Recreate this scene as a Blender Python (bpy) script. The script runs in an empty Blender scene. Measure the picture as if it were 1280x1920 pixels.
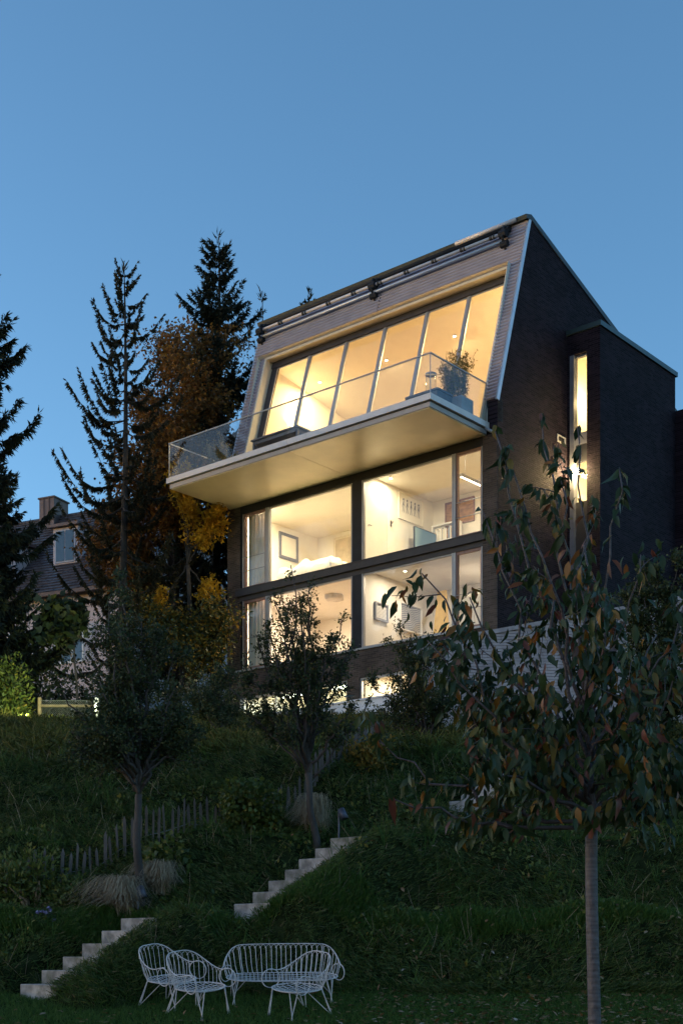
import bpy, math, random
import numpy as np
from mathutils import Matrix, Vector
R = math.radians
SC = bpy.context.scene
COL = SC.collection
rng = np.random.default_rng(7)
random.seed(7)

# ---------------------------------------------------------------- camera, sky, sun, exposure
cam = bpy.data.cameras.new('camera')
camo = bpy.data.objects.new('camera', cam); COL.objects.link(camo); SC.camera = camo
camo.rotation_euler = (math.pi/2, 0, 0)
cam.sensor_fit = 'VERTICAL'; cam.sensor_height = 36.0; cam.sensor_width = 24.0
cam.lens = 48.96; cam.shift_y = 0.4349
cam.clip_start = 0.1; cam.clip_end = 2000
world = bpy.data.worlds.new("World"); SC.world = world; world.use_nodes = True
wn = world.node_tree
sky = wn.nodes.new('ShaderNodeTexSky'); sky.sky_type = 'NISHITA'; sky.sun_disc = False
sky.sun_elevation = R(1.0); sky.sun_rotation = R(280)
sky.air_density = 0.6; sky.dust_density = 0.5; sky.ozone_density = 2.0
wn.nodes['Background'].inputs[1].default_value = 0.12
tint = wn.nodes.new('ShaderNodeMix'); tint.data_type = 'RGBA'; tint.blend_type = 'MULTIPLY'; tint.inputs[0].default_value = 1.0
tint.inputs[7].default_value = (.99, 1.12, 1.085, 1)
wn.links.new(sky.outputs[0], tint.inputs[6]); wn.links.new(tint.outputs[2], wn.nodes['Background'].inputs[0])
sun = bpy.data.lights.new('sun', 'SUN'); suno = bpy.data.objects.new('sun', sun); COL.objects.link(suno)
sun.energy = 0.035; sun.angle = R(30); sun.color = (1.0, 0.60, 0.66)
suno.rotation_euler = (R(80), 0, R(-40))
SC.view_settings.view_transform = 'Standard'; SC.view_settings.look = 'None'
SC.view_settings.gamma = 1.0; SC.view_settings.use_curve_mapping = False
SC.view_settings.exposure = 2.75
SC.render.engine = 'CYCLES'
cy = SC.cycles
cy.max_bounces = 8; cy.diffuse_bounces = 5; cy.glossy_bounces = 3; cy.transmission_bounces = 4
cy.transparent_max_bounces = 24; cy.use_denoising = True
cy.caustics_reflective = False; cy.caustics_refractive = False
cy.sample_clamp_indirect = 4.0

# ---------------------------------------------------------------- helpers
def tag(o, label=None, cat=None, group=None, kind=None):
    if label: o['label'] = label
    if cat: o['category'] = cat
    if group: o['group'] = group
    if kind: o['kind'] = kind
    return o

def thing(name, label, cat, loc=(0, 0, 0), rotz=0.0, group=None):
    o = bpy.data.objects.new(name, None); COL.objects.link(o)
    o.empty_display_size = 0.2
    o.location = loc; o.rotation_euler = (0, 0, rotz)
    return tag(o, label, cat, group)

def link_mesh(name, me, parent=None, mat=None):
    if mat is not None and not me.materials: me.materials.append(mat)
    o = bpy.data.objects.new(name, me); COL.objects.link(o)
    if parent is not None: o.parent = parent
    return o

def np_mesh(name, V, F, smooth=False):
    """V (n,3); F list of arrays, each (m,k)"""
    me = bpy.data.meshes.new(name)
    V = np.asarray(V, np.float32)
    if not isinstance(F, list): F = [F]
    F = [np.asarray(f, np.int32) for f in F if len(f)]
    me.vertices.add(len(V)); me.vertices.foreach_set('co', V.ravel())
    loops = np.concatenate([f.ravel() for f in F]); tot = np.concatenate([np.full(len(f), f.shape[1], np.int32) for f in F])
    start = np.concatenate([[0], np.cumsum(tot)[:-1]]).astype(np.int32)
    me.loops.add(len(loops)); me.loops.foreach_set('vertex_index', loops)
    me.polygons.add(len(tot)); me.polygons.foreach_set('loop_start', start); me.polygons.foreach_set('loop_total', tot)
    if smooth: me.polygons.foreach_set('use_smooth', np.ones(len(tot), bool))
    me.update(calc_edges=True); me.validate()
    return me

class MB:
    def __init__(s): s.v = []; s.f = []
    def add(s, vs, fs):
        b = len(s.v); s.v += [tuple(map(float, p)) for p in vs]; s.f += [tuple(b+i for i in f) for f in fs]; return s
    def box(s, x0, x1, y0, y1, z0, z1, skip=''):
        v = [(x0,y0,z0),(x1,y0,z0),(x1,y1,z0),(x0,y1,z0),(x0,y0,z1),(x1,y0,z1),(x1,y1,z1),(x0,y1,z1)]
        return s.add(v, [(0,3,2,1),(4,5,6,7),(0,1,5,4),(1,2,6,5),(2,3,7,6),(3,0,4,7)])
    def quad(s, a, b, c, d): return s.add([a, b, c, d], [(0, 1, 2, 3)])
    def hexa(s, p): return s.add(p, [(0,3,2,1),(4,5,6,7),(0,1,5,4),(1,2,6,5),(2,3,7,6),(3,0,4,7)])
    def tube(s, path, r, n=6, cap=True, closed=False):
        P = np.asarray(path, float); m = len(P)
        rr = np.full(m, r) if np.isscalar(r) else np.asarray(r, float)
        T = np.gradient(P, axis=0)
        if closed: T = np.roll(P, -1, 0)-np.roll(P, 1, 0)
        T /= np.linalg.norm(T, axis=1)[:, None]+1e-9
        ref = np.array([0, 0, 1.]) if abs(T[0, 2]) < .9 else np.array([1., 0, 0])
        nrm = np.cross(T[0], ref); nrm /= np.linalg.norm(nrm)
        a = np.arange(n)*2*math.pi/n; vs = []
        for i in range(m):
            nrm = nrm-T[i]*(nrm@T[i]); nrm /= np.linalg.norm(nrm)+1e-9
            b = np.cross(T[i], nrm)
            for q in a: vs.append(P[i]+rr[i]*(nrm*math.cos(q)+b*math.sin(q)))
        fs = []
        for i in range(m if closed else m-1):
            j = (i+1) % m
            for k in range(n): fs.append((i*n+k, i*n+(k+1) % n, j*n+(k+1) % n, j*n+k))
        if cap and not closed: fs += [tuple(range(n-1, -1, -1)), tuple((m-1)*n+k for k in range(n))]
        return s.add(vs, fs)
    def lathe(s, prof, cx=0, cy_=0, n=16):
        vs = [(cx+r*math.cos(2*math.pi*k/n), cy_+r*math.sin(2*math.pi*k/n), z) for r, z in prof for k in range(n)]
        fs = [(i*n+k, i*n+(k+1) % n, (i+1)*n+(k+1) % n, (i+1)*n+k) for i in range(len(prof)-1) for k in range(n)]
        fs += [tuple(range(n-1, -1, -1)), tuple((len(prof)-1)*n+k for k in range(n))]
        return s.add(vs, fs)
    def prism(s, poly, axis, a, b):
        """extrude 2-D polygon along axis ('x': poly=(y,z))"""
        n = len(poly)
        if axis == 'x': v = [(a, p, q) for p, q in poly]+[(b, p, q) for p, q in poly]
        elif axis == 'y': v = [(p, a, q) for p, q in poly]+[(p, b, q) for p, q in poly]
        else: v = [(p, q, a) for p, q in poly]+[(p, q, b) for p, q in poly]
        return s.add(v, [tuple(range(n-1, -1, -1)), tuple(range(n, 2*n))]+[(i, (i+1) % n, n+(i+1) % n, n+i) for i in range(n)])
    def mesh(s, name, smooth=False):
        me = bpy.data.meshes.new(name); me.from_pydata(s.v, [], s.f)
        if smooth: me.polygons.foreach_set('use_smooth', [True]*len(me.polygons))
        me.update(); return me
    def build(s, name, mat, parent=None, smooth=False):
        return link_mesh(name, s.mesh(name, smooth), parent, mat)

def bevel(o, w=0.01, seg=1):
    m = o.modifiers.new('bevel', 'BEVEL'); m.width = w; m.segments = seg; m.limit_method = 'ANGLE'; return o

def copy_tree(o, parent=None):
    c = o.copy(); COL.objects.link(c)
    if parent is not None: c.parent = parent
    for ch in o.children: copy_tree(ch, c)
    return c

# ---------------------------------------------------------------- materials
def new_mat(name):
    m = bpy.data.materials.new(name); m.use_nodes = True
    nt = m.node_tree; return m, nt, nt.nodes['Principled BSDF'], nt.nodes, nt.links

def noise_mix(nt, c1, c2, scale, detail=4, coord='Object', lo=.35, hi=.65, stretch=None):
    N, L = nt.nodes, nt.links
    tc = N.new('ShaderNodeTexCoord'); no = N.new('ShaderNodeTexNoise'); no.inputs['Scale'].default_value = scale; no.inputs['Detail'].default_value = detail
    src = tc.outputs[coord]
    if stretch:
        mp = N.new('ShaderNodeMapping'); mp.inputs['Scale'].default_value = stretch; L.new(src, mp.inputs[0]); src = mp.outputs[0]
    L.new(src, no.inputs['Vector'])
    r = N.new('ShaderNodeValToRGB'); L.new(no.outputs['Fac'], r.inputs[0])
    r.color_ramp.elements[0].position = lo; r.color_ramp.elements[1].position = hi
    r.color_ramp.elements[0].color = (*c1, 1); r.color_ramp.elements[1].color = (*c2, 1)
    return r, no

def plain(name, c, rough=.6, metal=0., var=.15, scale=3., bump=0., bscale=60., spec=.5, stretch=None):
    m, nt, b, N, L = new_mat(name)
    r, no = noise_mix(nt, tuple(x*(1-var) for x in c), tuple(min(1, x*(1+var)) for x in c), scale, stretch=stretch)
    L.new(r.outputs[0], b.inputs['Base Color'])
    b.inputs['Roughness'].default_value = rough; b.inputs['Metallic'].default_value = metal
    b.inputs['Specular IOR Level'].default_value = spec
    if bump:
        tc = N.new('ShaderNodeTexCoord'); n2 = N.new('ShaderNodeTexNoise'); n2.inputs['Scale'].default_value = bscale; n2.inputs['Detail'].default_value = 5
        L.new(tc.outputs['Object'], n2.inputs['Vector'])
        bp = N.new('ShaderNodeBump'); bp.inputs['Strength'].default_value = bump; bp.inputs['Distance'].default_value = .02
        L.new(n2.outputs['Fac'], bp.inputs['Height']); L.new(bp.outputs[0], b.inputs['Normal'])
    return m

def brick_mat(name, axes, c1, c2, mortar, bw=.25, bh=.065, ms=.010):
    m, nt, b, N, L = new_mat(name)
    tc = N.new('ShaderNodeTexCoord'); sp = N.new('ShaderNodeSeparateXYZ'); cb = N.new('ShaderNodeCombineXYZ')
    L.new(tc.outputs['Object'], sp.inputs[0]); L.new(sp.outputs[axes[0]], cb.inputs[0]); L.new(sp.outputs[axes[1]], cb.inputs[1])
    br = N.new('ShaderNodeTexBrick'); L.new(cb.outputs[0], br.inputs['Vector'])
    br.inputs['Scale'].default_value = 1; br.inputs['Brick Width'].default_value = bw; br.inputs['Row Height'].default_value = bh
    br.inputs['Mortar Size'].default_value = ms; br.inputs['Mortar Smooth'].default_value = .3
    br.inputs['Color1'].default_value = (*c1, 1); br.inputs['Color2'].default_value = (*c2, 1); br.inputs['Mortar'].default_value = (*mortar, 1)
    no = N.new('ShaderNodeTexNoise'); no.inputs['Scale'].default_value = 1.3; no.inputs['Detail'].default_value = 6; L.new(tc.outputs['Object'], no.inputs['Vector'])
    mx = N.new('ShaderNodeMix'); mx.data_type = 'RGBA'; mx.blend_type = 'MULTIPLY'; mx.inputs[0].default_value = .7
    rp = N.new('ShaderNodeValToRGB'); rp.color_ramp.elements[0].color = (.55, .55, .55, 1); rp.color_ramp.elements[1].color = (1.3, 1.3, 1.3, 1)
    rp.color_ramp.elements[0].position = .3; rp.color_ramp.elements[1].position = .7
    L.new(no.outputs['Fac'], rp.inputs[0]); L.new(br.outputs['Color'], mx.inputs[6]); L.new(rp.outputs[0], mx.inputs[7]); L.new(mx.outputs[2], b.inputs['Base Color'])
    b.inputs['Roughness'].default_value = .8; b.inputs['Specular IOR Level'].default_value = .12
    n2 = N.new('ShaderNodeTexNoise'); n2.inputs['Scale'].default_value = 30; L.new(tc.outputs['Object'], n2.inputs['Vector'])
    ma = N.new('ShaderNodeMath'); ma.operation = 'MULTIPLY_ADD'; ma.inputs[1].default_value = -1.0
    L.new(br.outputs['Fac'], ma.inputs[0]); L.new(n2.outputs['Fac'], ma.inputs[2])
    bp = N.new('ShaderNodeBump'); bp.inputs['Strength'].default_value = .9; bp.inputs['Distance'].default_value = .02
    L.new(ma.outputs[0], bp.inputs['Height']); L.new(bp.outputs[0], b.inputs['Normal'])
    return m

def glass_mat(name, tint=(.96, .97, .96), ior=1.45, extra=0.0, dust=0.0):
    m, nt, b, N, L = new_mat(name); N.remove(b)
    out = N['Material Output']; tr = N.new('ShaderNodeBsdfTransparent'); tr.inputs[0].default_value = (*tint, 1)
    gl = N.new('ShaderNodeBsdfGlossy'); gl.inputs['Roughness'].default_value = .02
    lw = N.new('ShaderNodeLayerWeight'); lw.inputs[0].default_value = .5
    pw = N.new('ShaderNodeMath'); pw.operation = 'POWER'; pw.inputs[1].default_value = 5.0; L.new(lw.outputs['Facing'], pw.inputs[0])
    f0 = ((ior-1)/(ior+1))**2
    ad = N.new('ShaderNodeMath'); ad.operation = 'MULTIPLY_ADD'; ad.use_clamp = True; ad.inputs[1].default_value = 1-f0; ad.inputs[2].default_value = f0+extra; L.new(pw.outputs[0], ad.inputs[0])
    mx = N.new('ShaderNodeMixShader'); L.new(ad.outputs[0], mx.inputs[0]); L.new(tr.outputs[0], mx.inputs[1]); L.new(gl.outputs[0], mx.inputs[2])
    last = mx.outputs[0]
    if dust:
        d = N.new('ShaderNodeBsdfDiffuse'); d.inputs[0].default_value = (.7, .7, .7, 1)
        m2 = N.new('ShaderNodeMixShader'); m2.inputs[0].default_value = dust; L.new(last, m2.inputs[1]); L.new(d.outputs[0], m2.inputs[2]); last = m2.outputs[0]
    L.new(last, out.inputs['Surface'])
    return m

def emit_mat(name, c, s):
    m, nt, b, N, L = new_mat(name)
    b.inputs['Base Color'].default_value = (.8, .8, .8, 1)
    b.inputs['Emission Color'].default_value = (*c, 1); b.inputs['Emission Strength'].default_value = s
    return m

def leaf_mat(name, stops, rough=.45, trans=.25, spec=.4):
    """stops: list of (pos, colour) picked by a random number per leaf"""
    m, nt, b, N, L = new_mat(name)
    g = N.new('ShaderNodeNewGeometry'); oi = N.new('ShaderNodeObjectInfo')
    ad = N.new('ShaderNodeMath'); ad.operation = 'ADD'; L.new(g.outputs['Random Per Island'], ad.inputs[0]); L.new(oi.outputs['Random'], ad.inputs[1])
    fr = N.new('ShaderNodeMath'); fr.operation = 'FRACT'; L.new(ad.outputs[0], fr.inputs[0])
    rp = N.new('ShaderNodeValToRGB'); cr = rp.color_ramp
    while len(cr.elements) < len(stops): cr.elements.new(.5)
    for e, (p, c) in zip(cr.elements, stops): e.position = p; e.color = (*c, 1)
    L.new(fr.outputs[0], rp.inputs[0]); L.new(rp.outputs[0], b.inputs['Base Color'])
    b.inputs['Roughness'].default_value = rough; b.inputs['Specular IOR Level'].default_value = spec
    tl = N.new('ShaderNodeBsdfTranslucent'); L.new(rp.outputs[0], tl.inputs[0])
    mx = N.new('ShaderNodeMixShader'); mx.inputs[0].default_value = trans
    L.new(b.outputs[0], mx.inputs[1]); L.new(tl.outputs[0], mx.inputs[2]); L.new(mx.outputs[0], N['Material Output'].inputs['Surface'])
    return m

M = {}
M['brick_front_lit'] = brick_mat('brick_front_lit', 'XZ', (.115, .088, .076), (.058, .046, .041), (.13, .105, .09))  # same brick as the sides; facade skylight put into this paler colour
M['brick_side_shaded'] = brick_mat('brick_side_shaded', 'YZ', (.026, .018, .026), (.005, .004, .008), (.034, .025, .034))  # same brick, with the shade of the side walls put into the colour
M['plank_wall'] = plain('plank_wall', (.36, .32, .335), .8, var=.2, scale=4, bump=.3, bscale=40)
M['roof_dark'] = plain('roof_dark', (.035, .045, .05), .45, .4)
M['coping'] = plain('coping', (.03, .06, .065), .4, .3)
M['corrugated'] = plain('corrugated', (.36, .335, .40), .5, .05, var=.1, scale=1.5)
M['flashing'] = plain('flashing', (.55, .57, .62), .4, .5, var=.06)
M['alu'] = plain('alu', (.36, .35, .35), .45, .3, var=.05)
M['alu_dark'] = plain('alu_dark', (.026, .027, .032), .6, var=.1, spec=.15)
M['wood_frame'] = plain('wood_frame', (.26, .145, .115), .5, var=.15, scale=6, stretch=(1, 1, .2))
M['beam'] = plain('beam', (.068, .062, .064), .6, var=.08, spec=.2)
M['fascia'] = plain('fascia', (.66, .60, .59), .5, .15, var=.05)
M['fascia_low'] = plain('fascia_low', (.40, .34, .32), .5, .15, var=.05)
M['soffit'] = plain('soffit', (.80, .70, .48), .38, .1, var=.06, scale=1.2)
M['plaster'] = plain('plaster', (.78, .76, .72), .9, var=.02)
M['plaster_warm'] = plain('plaster_warm', (.80, .76, .68), .9, var=.02)
M['reveal'] = plain('reveal', (.72, .66, .54), .6, var=.04)
M['floorwood'] = plain('floorwood', (.32, .22, .14), .5, var=.2, scale=5, stretch=(.3, 3, 1))
M['deck'] = plain('deck', (.25, .22, .2), .7, var=.2)
M['glass'] = glass_mat('glass')
M['rail_glass'] = glass_mat('rail_glass', (.93, .95, .96), 1.45, 0., .004)
M['white'] = plain('white', (.8, .8, .79), .5, var=.03)
M['white_wire'] = plain('white_wire', (.62, .565, .56), .55, spec=.2, var=.14, scale=9)
M['black'] = plain('black', (.02, .02, .022), .5)
M['grey_frame'] = plain('grey_frame', (.13, .13, .145), .5)
M['print_paper'] = plain('print_paper', (.74, .7, .6), .8, var=.03)
M['blue_grey'] = plain('blue_grey', (.28, .30, .36), .6)
M['linen'] = plain('linen', (.72, .66, .54), .9, var=.08, scale=8, bump=.3, bscale=20)
M['curtain'] = plain('curtain', (.74, .71, .66), .9, var=.05)
M['brown_art'] = plain('brown_art', (.34, .19, .09), .7, var=.35, scale=4, stretch=(1, 1, 4))
M['ochre'] = plain('ochre', (.62, .42, .12), .8, var=.1)
M['door_white'] = plain('door_white', (.74, .70, .60), .6, var=.02)
M['outdoor_dark'] = plain('outdoor_dark', (.10, .11, .14), .6)
M['planter_grey'] = plain('planter_grey', (.30, .31, .33), .7, bump=.2)
M['mesh_fabric'] = plain('mesh_fabric', (.35, .34, .32), .8)
M['concrete'] = plain('concrete', (.34, .29, .26), .85, var=.42, scale=6, bump=.35, bscale=35)
_m = M['concrete']; _N, _L = _m.node_tree.nodes, _m.node_tree.links; _b = _N['Principled BSDF']; _src = _b.inputs['Base Color'].links[0].from_socket
_tc = _N.new('ShaderNodeTexCoord'); _n = _N.new('ShaderNodeTexNoise'); _n.inputs['Scale'].default_value = 2.2; _n.inputs['Detail'].default_value = 8; _n.inputs['Roughness'].default_value = .7; _L.new(_tc.outputs['Object'], _n.inputs['Vector'])
_r = _N.new('ShaderNodeValToRGB'); _r.color_ramp.elements[0].position = .50; _r.color_ramp.elements[1].position = .68; _L.new(_n.outputs['Fac'], _r.inputs[0])
_x = _N.new('ShaderNodeMix'); _x.data_type = 'RGBA'; _L.new(_r.outputs[0], _x.inputs[0]); _L.new(_src, _x.inputs[6]); _x.inputs[7].default_value = (.10, .10, .06, 1); _L.new(_x.outputs[2], _b.inputs['Base Color'])
M['stone'] = plain('stone', (.36, .32, .30), .85, var=.3, scale=6, bump=.6, bscale=15)
M['white_wall'] = plain('white_wall', (.74, .72, .74), .8, var=.06, bump=.15)
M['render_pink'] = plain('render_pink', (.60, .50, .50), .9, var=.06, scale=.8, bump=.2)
M['render_shaded'] = plain('render_shaded', (.30, .28, .31), .9, var=.12, scale=.8, bump=.2)  # the house render again, with the gable's shade put into a greyer tone
M['tile'] = plain('tile', (.075, .065, .072), .33, var=.45, scale=7)
M['chimney'] = plain('chimney', (.13, .085, .075), .5, .3, var=.15)
M['gutter'] = plain('gutter', (.10, .06, .05), .5, .3)
M['shutter'] = plain('shutter', (.42, .42, .48), .6)
M['dark_glass'] = plain('dark_glass', (.03, .035, .045), .08, spec=.9)
M['bark_cherry'] = plain('bark_cherry', (.085, .064, .066), .55, var=.3, scale=3, stretch=(1.5, 1.5, 16), bump=.8, bscale=25)
M['bark'] = plain('bark', (.055, .042, .037), .8, var=.35, scale=6, stretch=(1, 1, .3), bump=.8, bscale=25)
M['bark_dark'] = plain('bark_dark', (.045, .035, .03), .85, var=.3, scale=5, bump=.6)
M['picket'] = plain('picket', (.11, .095, .09), .9, var=.4, scale=9, stretch=(1, 1, .2), bump=.4)
M['post_wood'] = plain('post_wood', (.30, .20, .12), .8, var=.25, scale=6, bump=.3)
M['wire'] = plain('wire', (.30, .31, .30), .5, .6)
M['lamp_metal'] = plain('lamp_metal', (.09, .095, .13), .5, .5)
G = lambda *a: a
M['leaf_cherry'] = leaf_mat('leaf_cherry', [(0, (.022, .040, .018)), (.5, (.034, .058, .022)), (.78, (.055, .075, .022)), (.84, (.20, .13, .025)), (.91, (.26, .10, .02)), (.96, (.16, .045, .028)), (1, (.12, .06, .05))], .42, .25, .32)
M['leaf_apple'] = leaf_mat('leaf_apple', [(0, (.028, .044, .020)), (.6, (.046, .064, .026)), (.92, (.08, .09, .034)), (1, (.16, .13, .04))], .5, .25, .22)
M['leaf_maple'] = leaf_mat('leaf_maple', [(0, (.09, .065, .025)), (.35, (.17, .085, .028)), (.75, (.25, .105, .026)), (1, (.34, .17, .03))], .6, .3, .2)
M['leaf_gold'] = leaf_mat('leaf_gold', [(0, (.42, .22, .02)), (.5, (.55, .32, .025)), (1, (.62, .40, .04))], .6, .5, .2)
M['leaf_bush'] = leaf_mat('leaf_bush', [(0, (.05, .075, .02)), (.6, (.09, .12, .026)), (.9, (.15, .165, .032)), (1, (.25, .19, .04))], .5, .3, .3)
M['leaf_dark'] = leaf_mat('leaf_dark', [(0, (.025, .04, .02)), (.7, (.045, .062, .028)), (1, (.09, .09, .03))], .5, .2, .3)
M['leaf_bamboo'] = leaf_mat('leaf_bamboo', [(0, (.10, .10, .03)), (.6, (.20, .17, .055)), (1, (.36, .27, .11))], .5, .3, .3)
M['leaf_yellow'] = leaf_mat('leaf_yellow', [(0, (.08, .09, .02)), (.5, (.16, .12, .025)), (1, (.26, .14, .02))], .6, .3, .2)
M['needle'] = leaf_mat('needle', [(0, (.020, .028, .022)), (.8, (.034, .042, .028)), (1, (.06, .05, .03))], .7, .1, .15)
M['needle_brown'] = leaf_mat('needle_brown', [(0, (.03, .034, .022)), (.6, (.045, .045, .026)), (1, (.09, .06, .03))], .7, .15, .15)
M['juniper'] = leaf_mat('juniper', [(0, (.024, .044, .011)), (.45, (.052, .084, .019)), (.8, (.092, .126, .028)), (.95, (.13, .12, .045)), (1, (.2, .15, .08))], .65, .15, .2)
M['hill_cover'] = leaf_mat('hill_cover', [(0, (.036, .042, .011)), (.5, (.074, .082, .018)), (.85, (.12, .12, .026)), (1, (.17, .12, .04))], .65, .15, .15)
M['lawn'] = leaf_mat('lawn', [(0, (.036, .082, .016)), (.6, (.062, .125, .021)), (1, (.10, .155, .03))], .6, .25, .25)
M['litter'] = leaf_mat('litter', [(0, (.10, .06, .03)), (.4, (.20, .11, .035)), (.7, (.30, .20, .12)), (.9, (.26, .09, .03)), (1, (.4, .32, .25))], .7, .1, .2)
M['plume'] = leaf_mat('plume', [(0, (.28, .21, .14)), (.6, (.42, .32, .22)), (1, (.5, .4, .28))], .8, .25, .1)
M['flower_pink'] = leaf_mat('flower_pink', [(0, (.55, .13, .17)), (1, (.7, .25, .26))], .6, .3, .2)
M['flower_mauve'] = leaf_mat('flower_mauve', [(0, (.42, .36, .62)), (1, (.6, .55, .78))], .6, .3, .2)
M['soil'] = plain('soil', (.020, .026, .010), 1., var=.5, scale=6, bump=.8, bscale=25, spec=0.)

# ---------------------------------------------------------------- foliage builders
LEAF_V = np.array([(0,0,0),(.22,.17,.035),(.22,-.17,.035),(.55,.21,.02),(.55,-.21,.02),(.3,0,-.01),(.62,0,-.03),(1,0,-.14)], float)
LEAF_F = [np.array([(0,5,1),(0,2,5),(3,6,7),(4,7,6)]), np.array([(1,5,6,3),(2,4,6,5)])]
KITE_V = np.array([(0,0,0),(.45,.26,.05),(1,0,-.05),(.45,-.26,.05)], float)
KITE_F = [np.array([(0,2,1),(0,3,2)])]
BLADE_V = np.array([(0,.5,0),(0,-.5,0),(.55,.32,.06),(.55,-.32,.06),(1,0,-.05)], float)
BLADE_F = [np.array([(0,1,3,2)]), np.array([(2,3,4)])]
STRIP_V = np.array([(0,.3,0),(0,-.3,0),(1,-.12,0),(1,.12,0)], float); STRIP_F = [np.array([(0,1,2,3)])]
LOBE_V = np.array([(0,0,0),(.15,.38,.06),(.5,.48,.0),(.62,.2,.04),(1,0,-.06),(.62,-.2,.04),(.5,-.48,0),(.15,-.38,.06)], float)
LOBE_F = [np.array([(0,3,2,1),(0,4,3,3)])[:1], np.array([(0,7,6,5)]), np.array([(0,5,4),(0,4,3)])]

def unit(a): return a/(np.linalg.norm(a, axis=-1, keepdims=True)+1e-9)
def scatter(name, tv, tf, O, D, N, S, W=None, curl=None):
    """instances of a leaf template: origin O, direction D, normal hint N, length S, width factor W -> mesh data"""
    O = np.asarray(O, float); n = len(O); D = unit(np.asarray(D, float)); N = np.asarray(N, float)
    N = unit(N-D*(N*D).sum(1, keepdims=True)); B = np.cross(N, D)
    S = np.broadcast_to(np.asarray(S, float), (n,))[:, None, None]
    W = S if W is None else np.broadcast_to(np.asarray(W, float), (n,))[:, None, None]
    t = tv[None]
    V = O[:, None]+t[..., 0:1]*S*D[:, None]+t[..., 1:2]*W*B[:, None]+t[..., 2:3]*(S if curl is None else S*np.asarray(curl)[:, None, None])*N[:, None]
    k = len(tv); off = (np.arange(n)*k)[:, None, None]
    F = [(f[None]+off).reshape(-1, f.shape[1]) for f in tf]
    return np_mesh(name, V.reshape(-1, 3), F)
def rnd(n): return unit(rng.normal(size=(n, 3)))

class Tree:
    """limbs as tapered tubes, collects anchor points for leaves"""
    def __init__(s, base): s.mb = MB(); s.pts = []; s.dirs = []; s.base = np.array(base, float)
    def limb(s, p, d, L, r0, r1, n=6, k=7, wob=.12, up=0., leaf_from=2., sides=5, droop=0.):
        p = np.array(p, float); d = unit(np.array(d, float)); path = [p]
        st = L/k
        for i in range(k):
            d = unit(d+rng.normal(size=3)*wob+np.array([0, 0, up-droop*i/k])); p = p+d*st; path.append(p)
            if (i+1)/k >= leaf_from: s.pts.append(p); s.dirs.append(d)
        s.mb.tube(path, np.linspace(r0, r1, k+1), sides)
        return np.array(path), d
    def to(s, p, q, r0, r1, sag=0., k=8, wob=.03, sides=6):
        p, q = np.array(p, float), np.array(q, float); L = np.linalg.norm(q-p)
        t = np.linspace(0, 1, k+1)[:, None]
        path = p+(q-p)*t; path[:, 2] += sag*L*np.sin(t[:, 0]*math.pi)
        path[1:-1] += rng.normal(size=(k-1, 3))*wob*L/3
        s.mb.tube(path, np.linspace(r0, r1, k+1), sides); return path

def foliage_from(tree, per, spread, size, mat, tmpl=(KITE_V, KITE_F), hang=.0, name='crown', parent=None, kind=None, seed_dirs=.6, jitter=.35):
    P = np.repeat(np.array(tree.pts), per, 0); Dd = np.repeat(np.array(tree.dirs), per, 0); n = len(P)
    O = P+rng.normal(size=(n, 3))*spread
    D = unit(Dd*seed_dirs+rnd(n)*1.0+np.array([0, 0, -hang]))
    me = scatter(name, *tmpl, O, D, rnd(n)*.8+np.array([0, 0, .6]), size*rng.uniform(1-jitter, 1+jitter, n))
    o = link_mesh(name, me, parent, mat)
    if kind: o['kind'] = kind
    return o

# ---------------------------------------------------------------- ground
PY = [-60, 0, 10.5, 13.5, 15.3, 16.9, 17.05, 18.3, 18.75, 20.15, 20.9, 22.0, 23.4, 24.4, 38, 41, 46, 70, 400]
PZ = [-8, -2.6, -1.55, -1.05, -.72, -.45, -.40, .53, .60, 1.70, 1.85, 2.35, 3.3, 3.5, 6.3, 6.85, 7.0, 7.4, 7.4]
U = np.array([.7625, -.647]); V2 = np.array([.647, .7625])
FLIGHTS = [(np.array([-3.897, 16.90]), -.324, 6), (np.array([-1.418, 18.51]), .709, 7), (np.array([1.70, 22.0]), 2.46, 6)]
RISE, RUN, SW = .166, .32, .66
def vnoise(x, y, s, seed=0):
    x = np.asarray(x)*s+seed*17.3; y = np.asarray(y)*s+seed*5.1
    return (np.sin(x*1.7+np.sin(y*1.3)*1.6)+np.sin(y*2.1+np.sin(x*1.1)*1.4)+np.sin((x+y)*1.3+2.))/3
def gz(x, y, bump=True):
    x = np.asarray(x, float); y = np.asarray(y, float)
    z = np.interp(y, PY, PZ)
    if bump:
        a = np.clip((y-16.8)/.5, 0, 1)*np.clip((44-y)/3, 0, 1)
        z = z+a*(.12*vnoise(x, y, 1.1)+.075*vnoise(x, y, 2.9, 1)+.04*vnoise(x, y, 5.3, 6)+.12*vnoise(x, y, .35, 2)*np.clip((y-20)/4, 0, 1))
        z = z+.018*vnoise(x, y, .9, 3)
        for p0, z0, n in FLIGHTS:
            px, py = x-p0[0], y-p0[1]; a_ = px*U[0]+py*U[1]; b_ = px*V2[0]+py*V2[1]; Lf = n*RUN
            inb = np.clip((b_+.25)/.2, 0, 1)*np.clip((Lf+.15-b_)/.2, 0, 1)*np.clip((b_+.12)/.15, 0, 1)
            plane_z = z0-RISE+.52*b_
            lim = plane_z-.04+.27*np.clip((a_-.40)/.8, 0, 1.)
            lim = lim-.10*np.clip((.1-a_)/.2, 0, 1)
            w = inb*np.clip((a_+.45)/.3, 0, 1)*np.clip((1.5-a_)/.6, 0, 1)
            z = z*(1-w)+lim*w
    return z
ys = np.concatenate([np.arange(-60, 10, 5.), np.arange(10, 15, .5), np.arange(15, 25, .1), np.arange(25, 48, .5), np.arange(48, 120, 6), np.array([140, 200, 300, 400.])])
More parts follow.
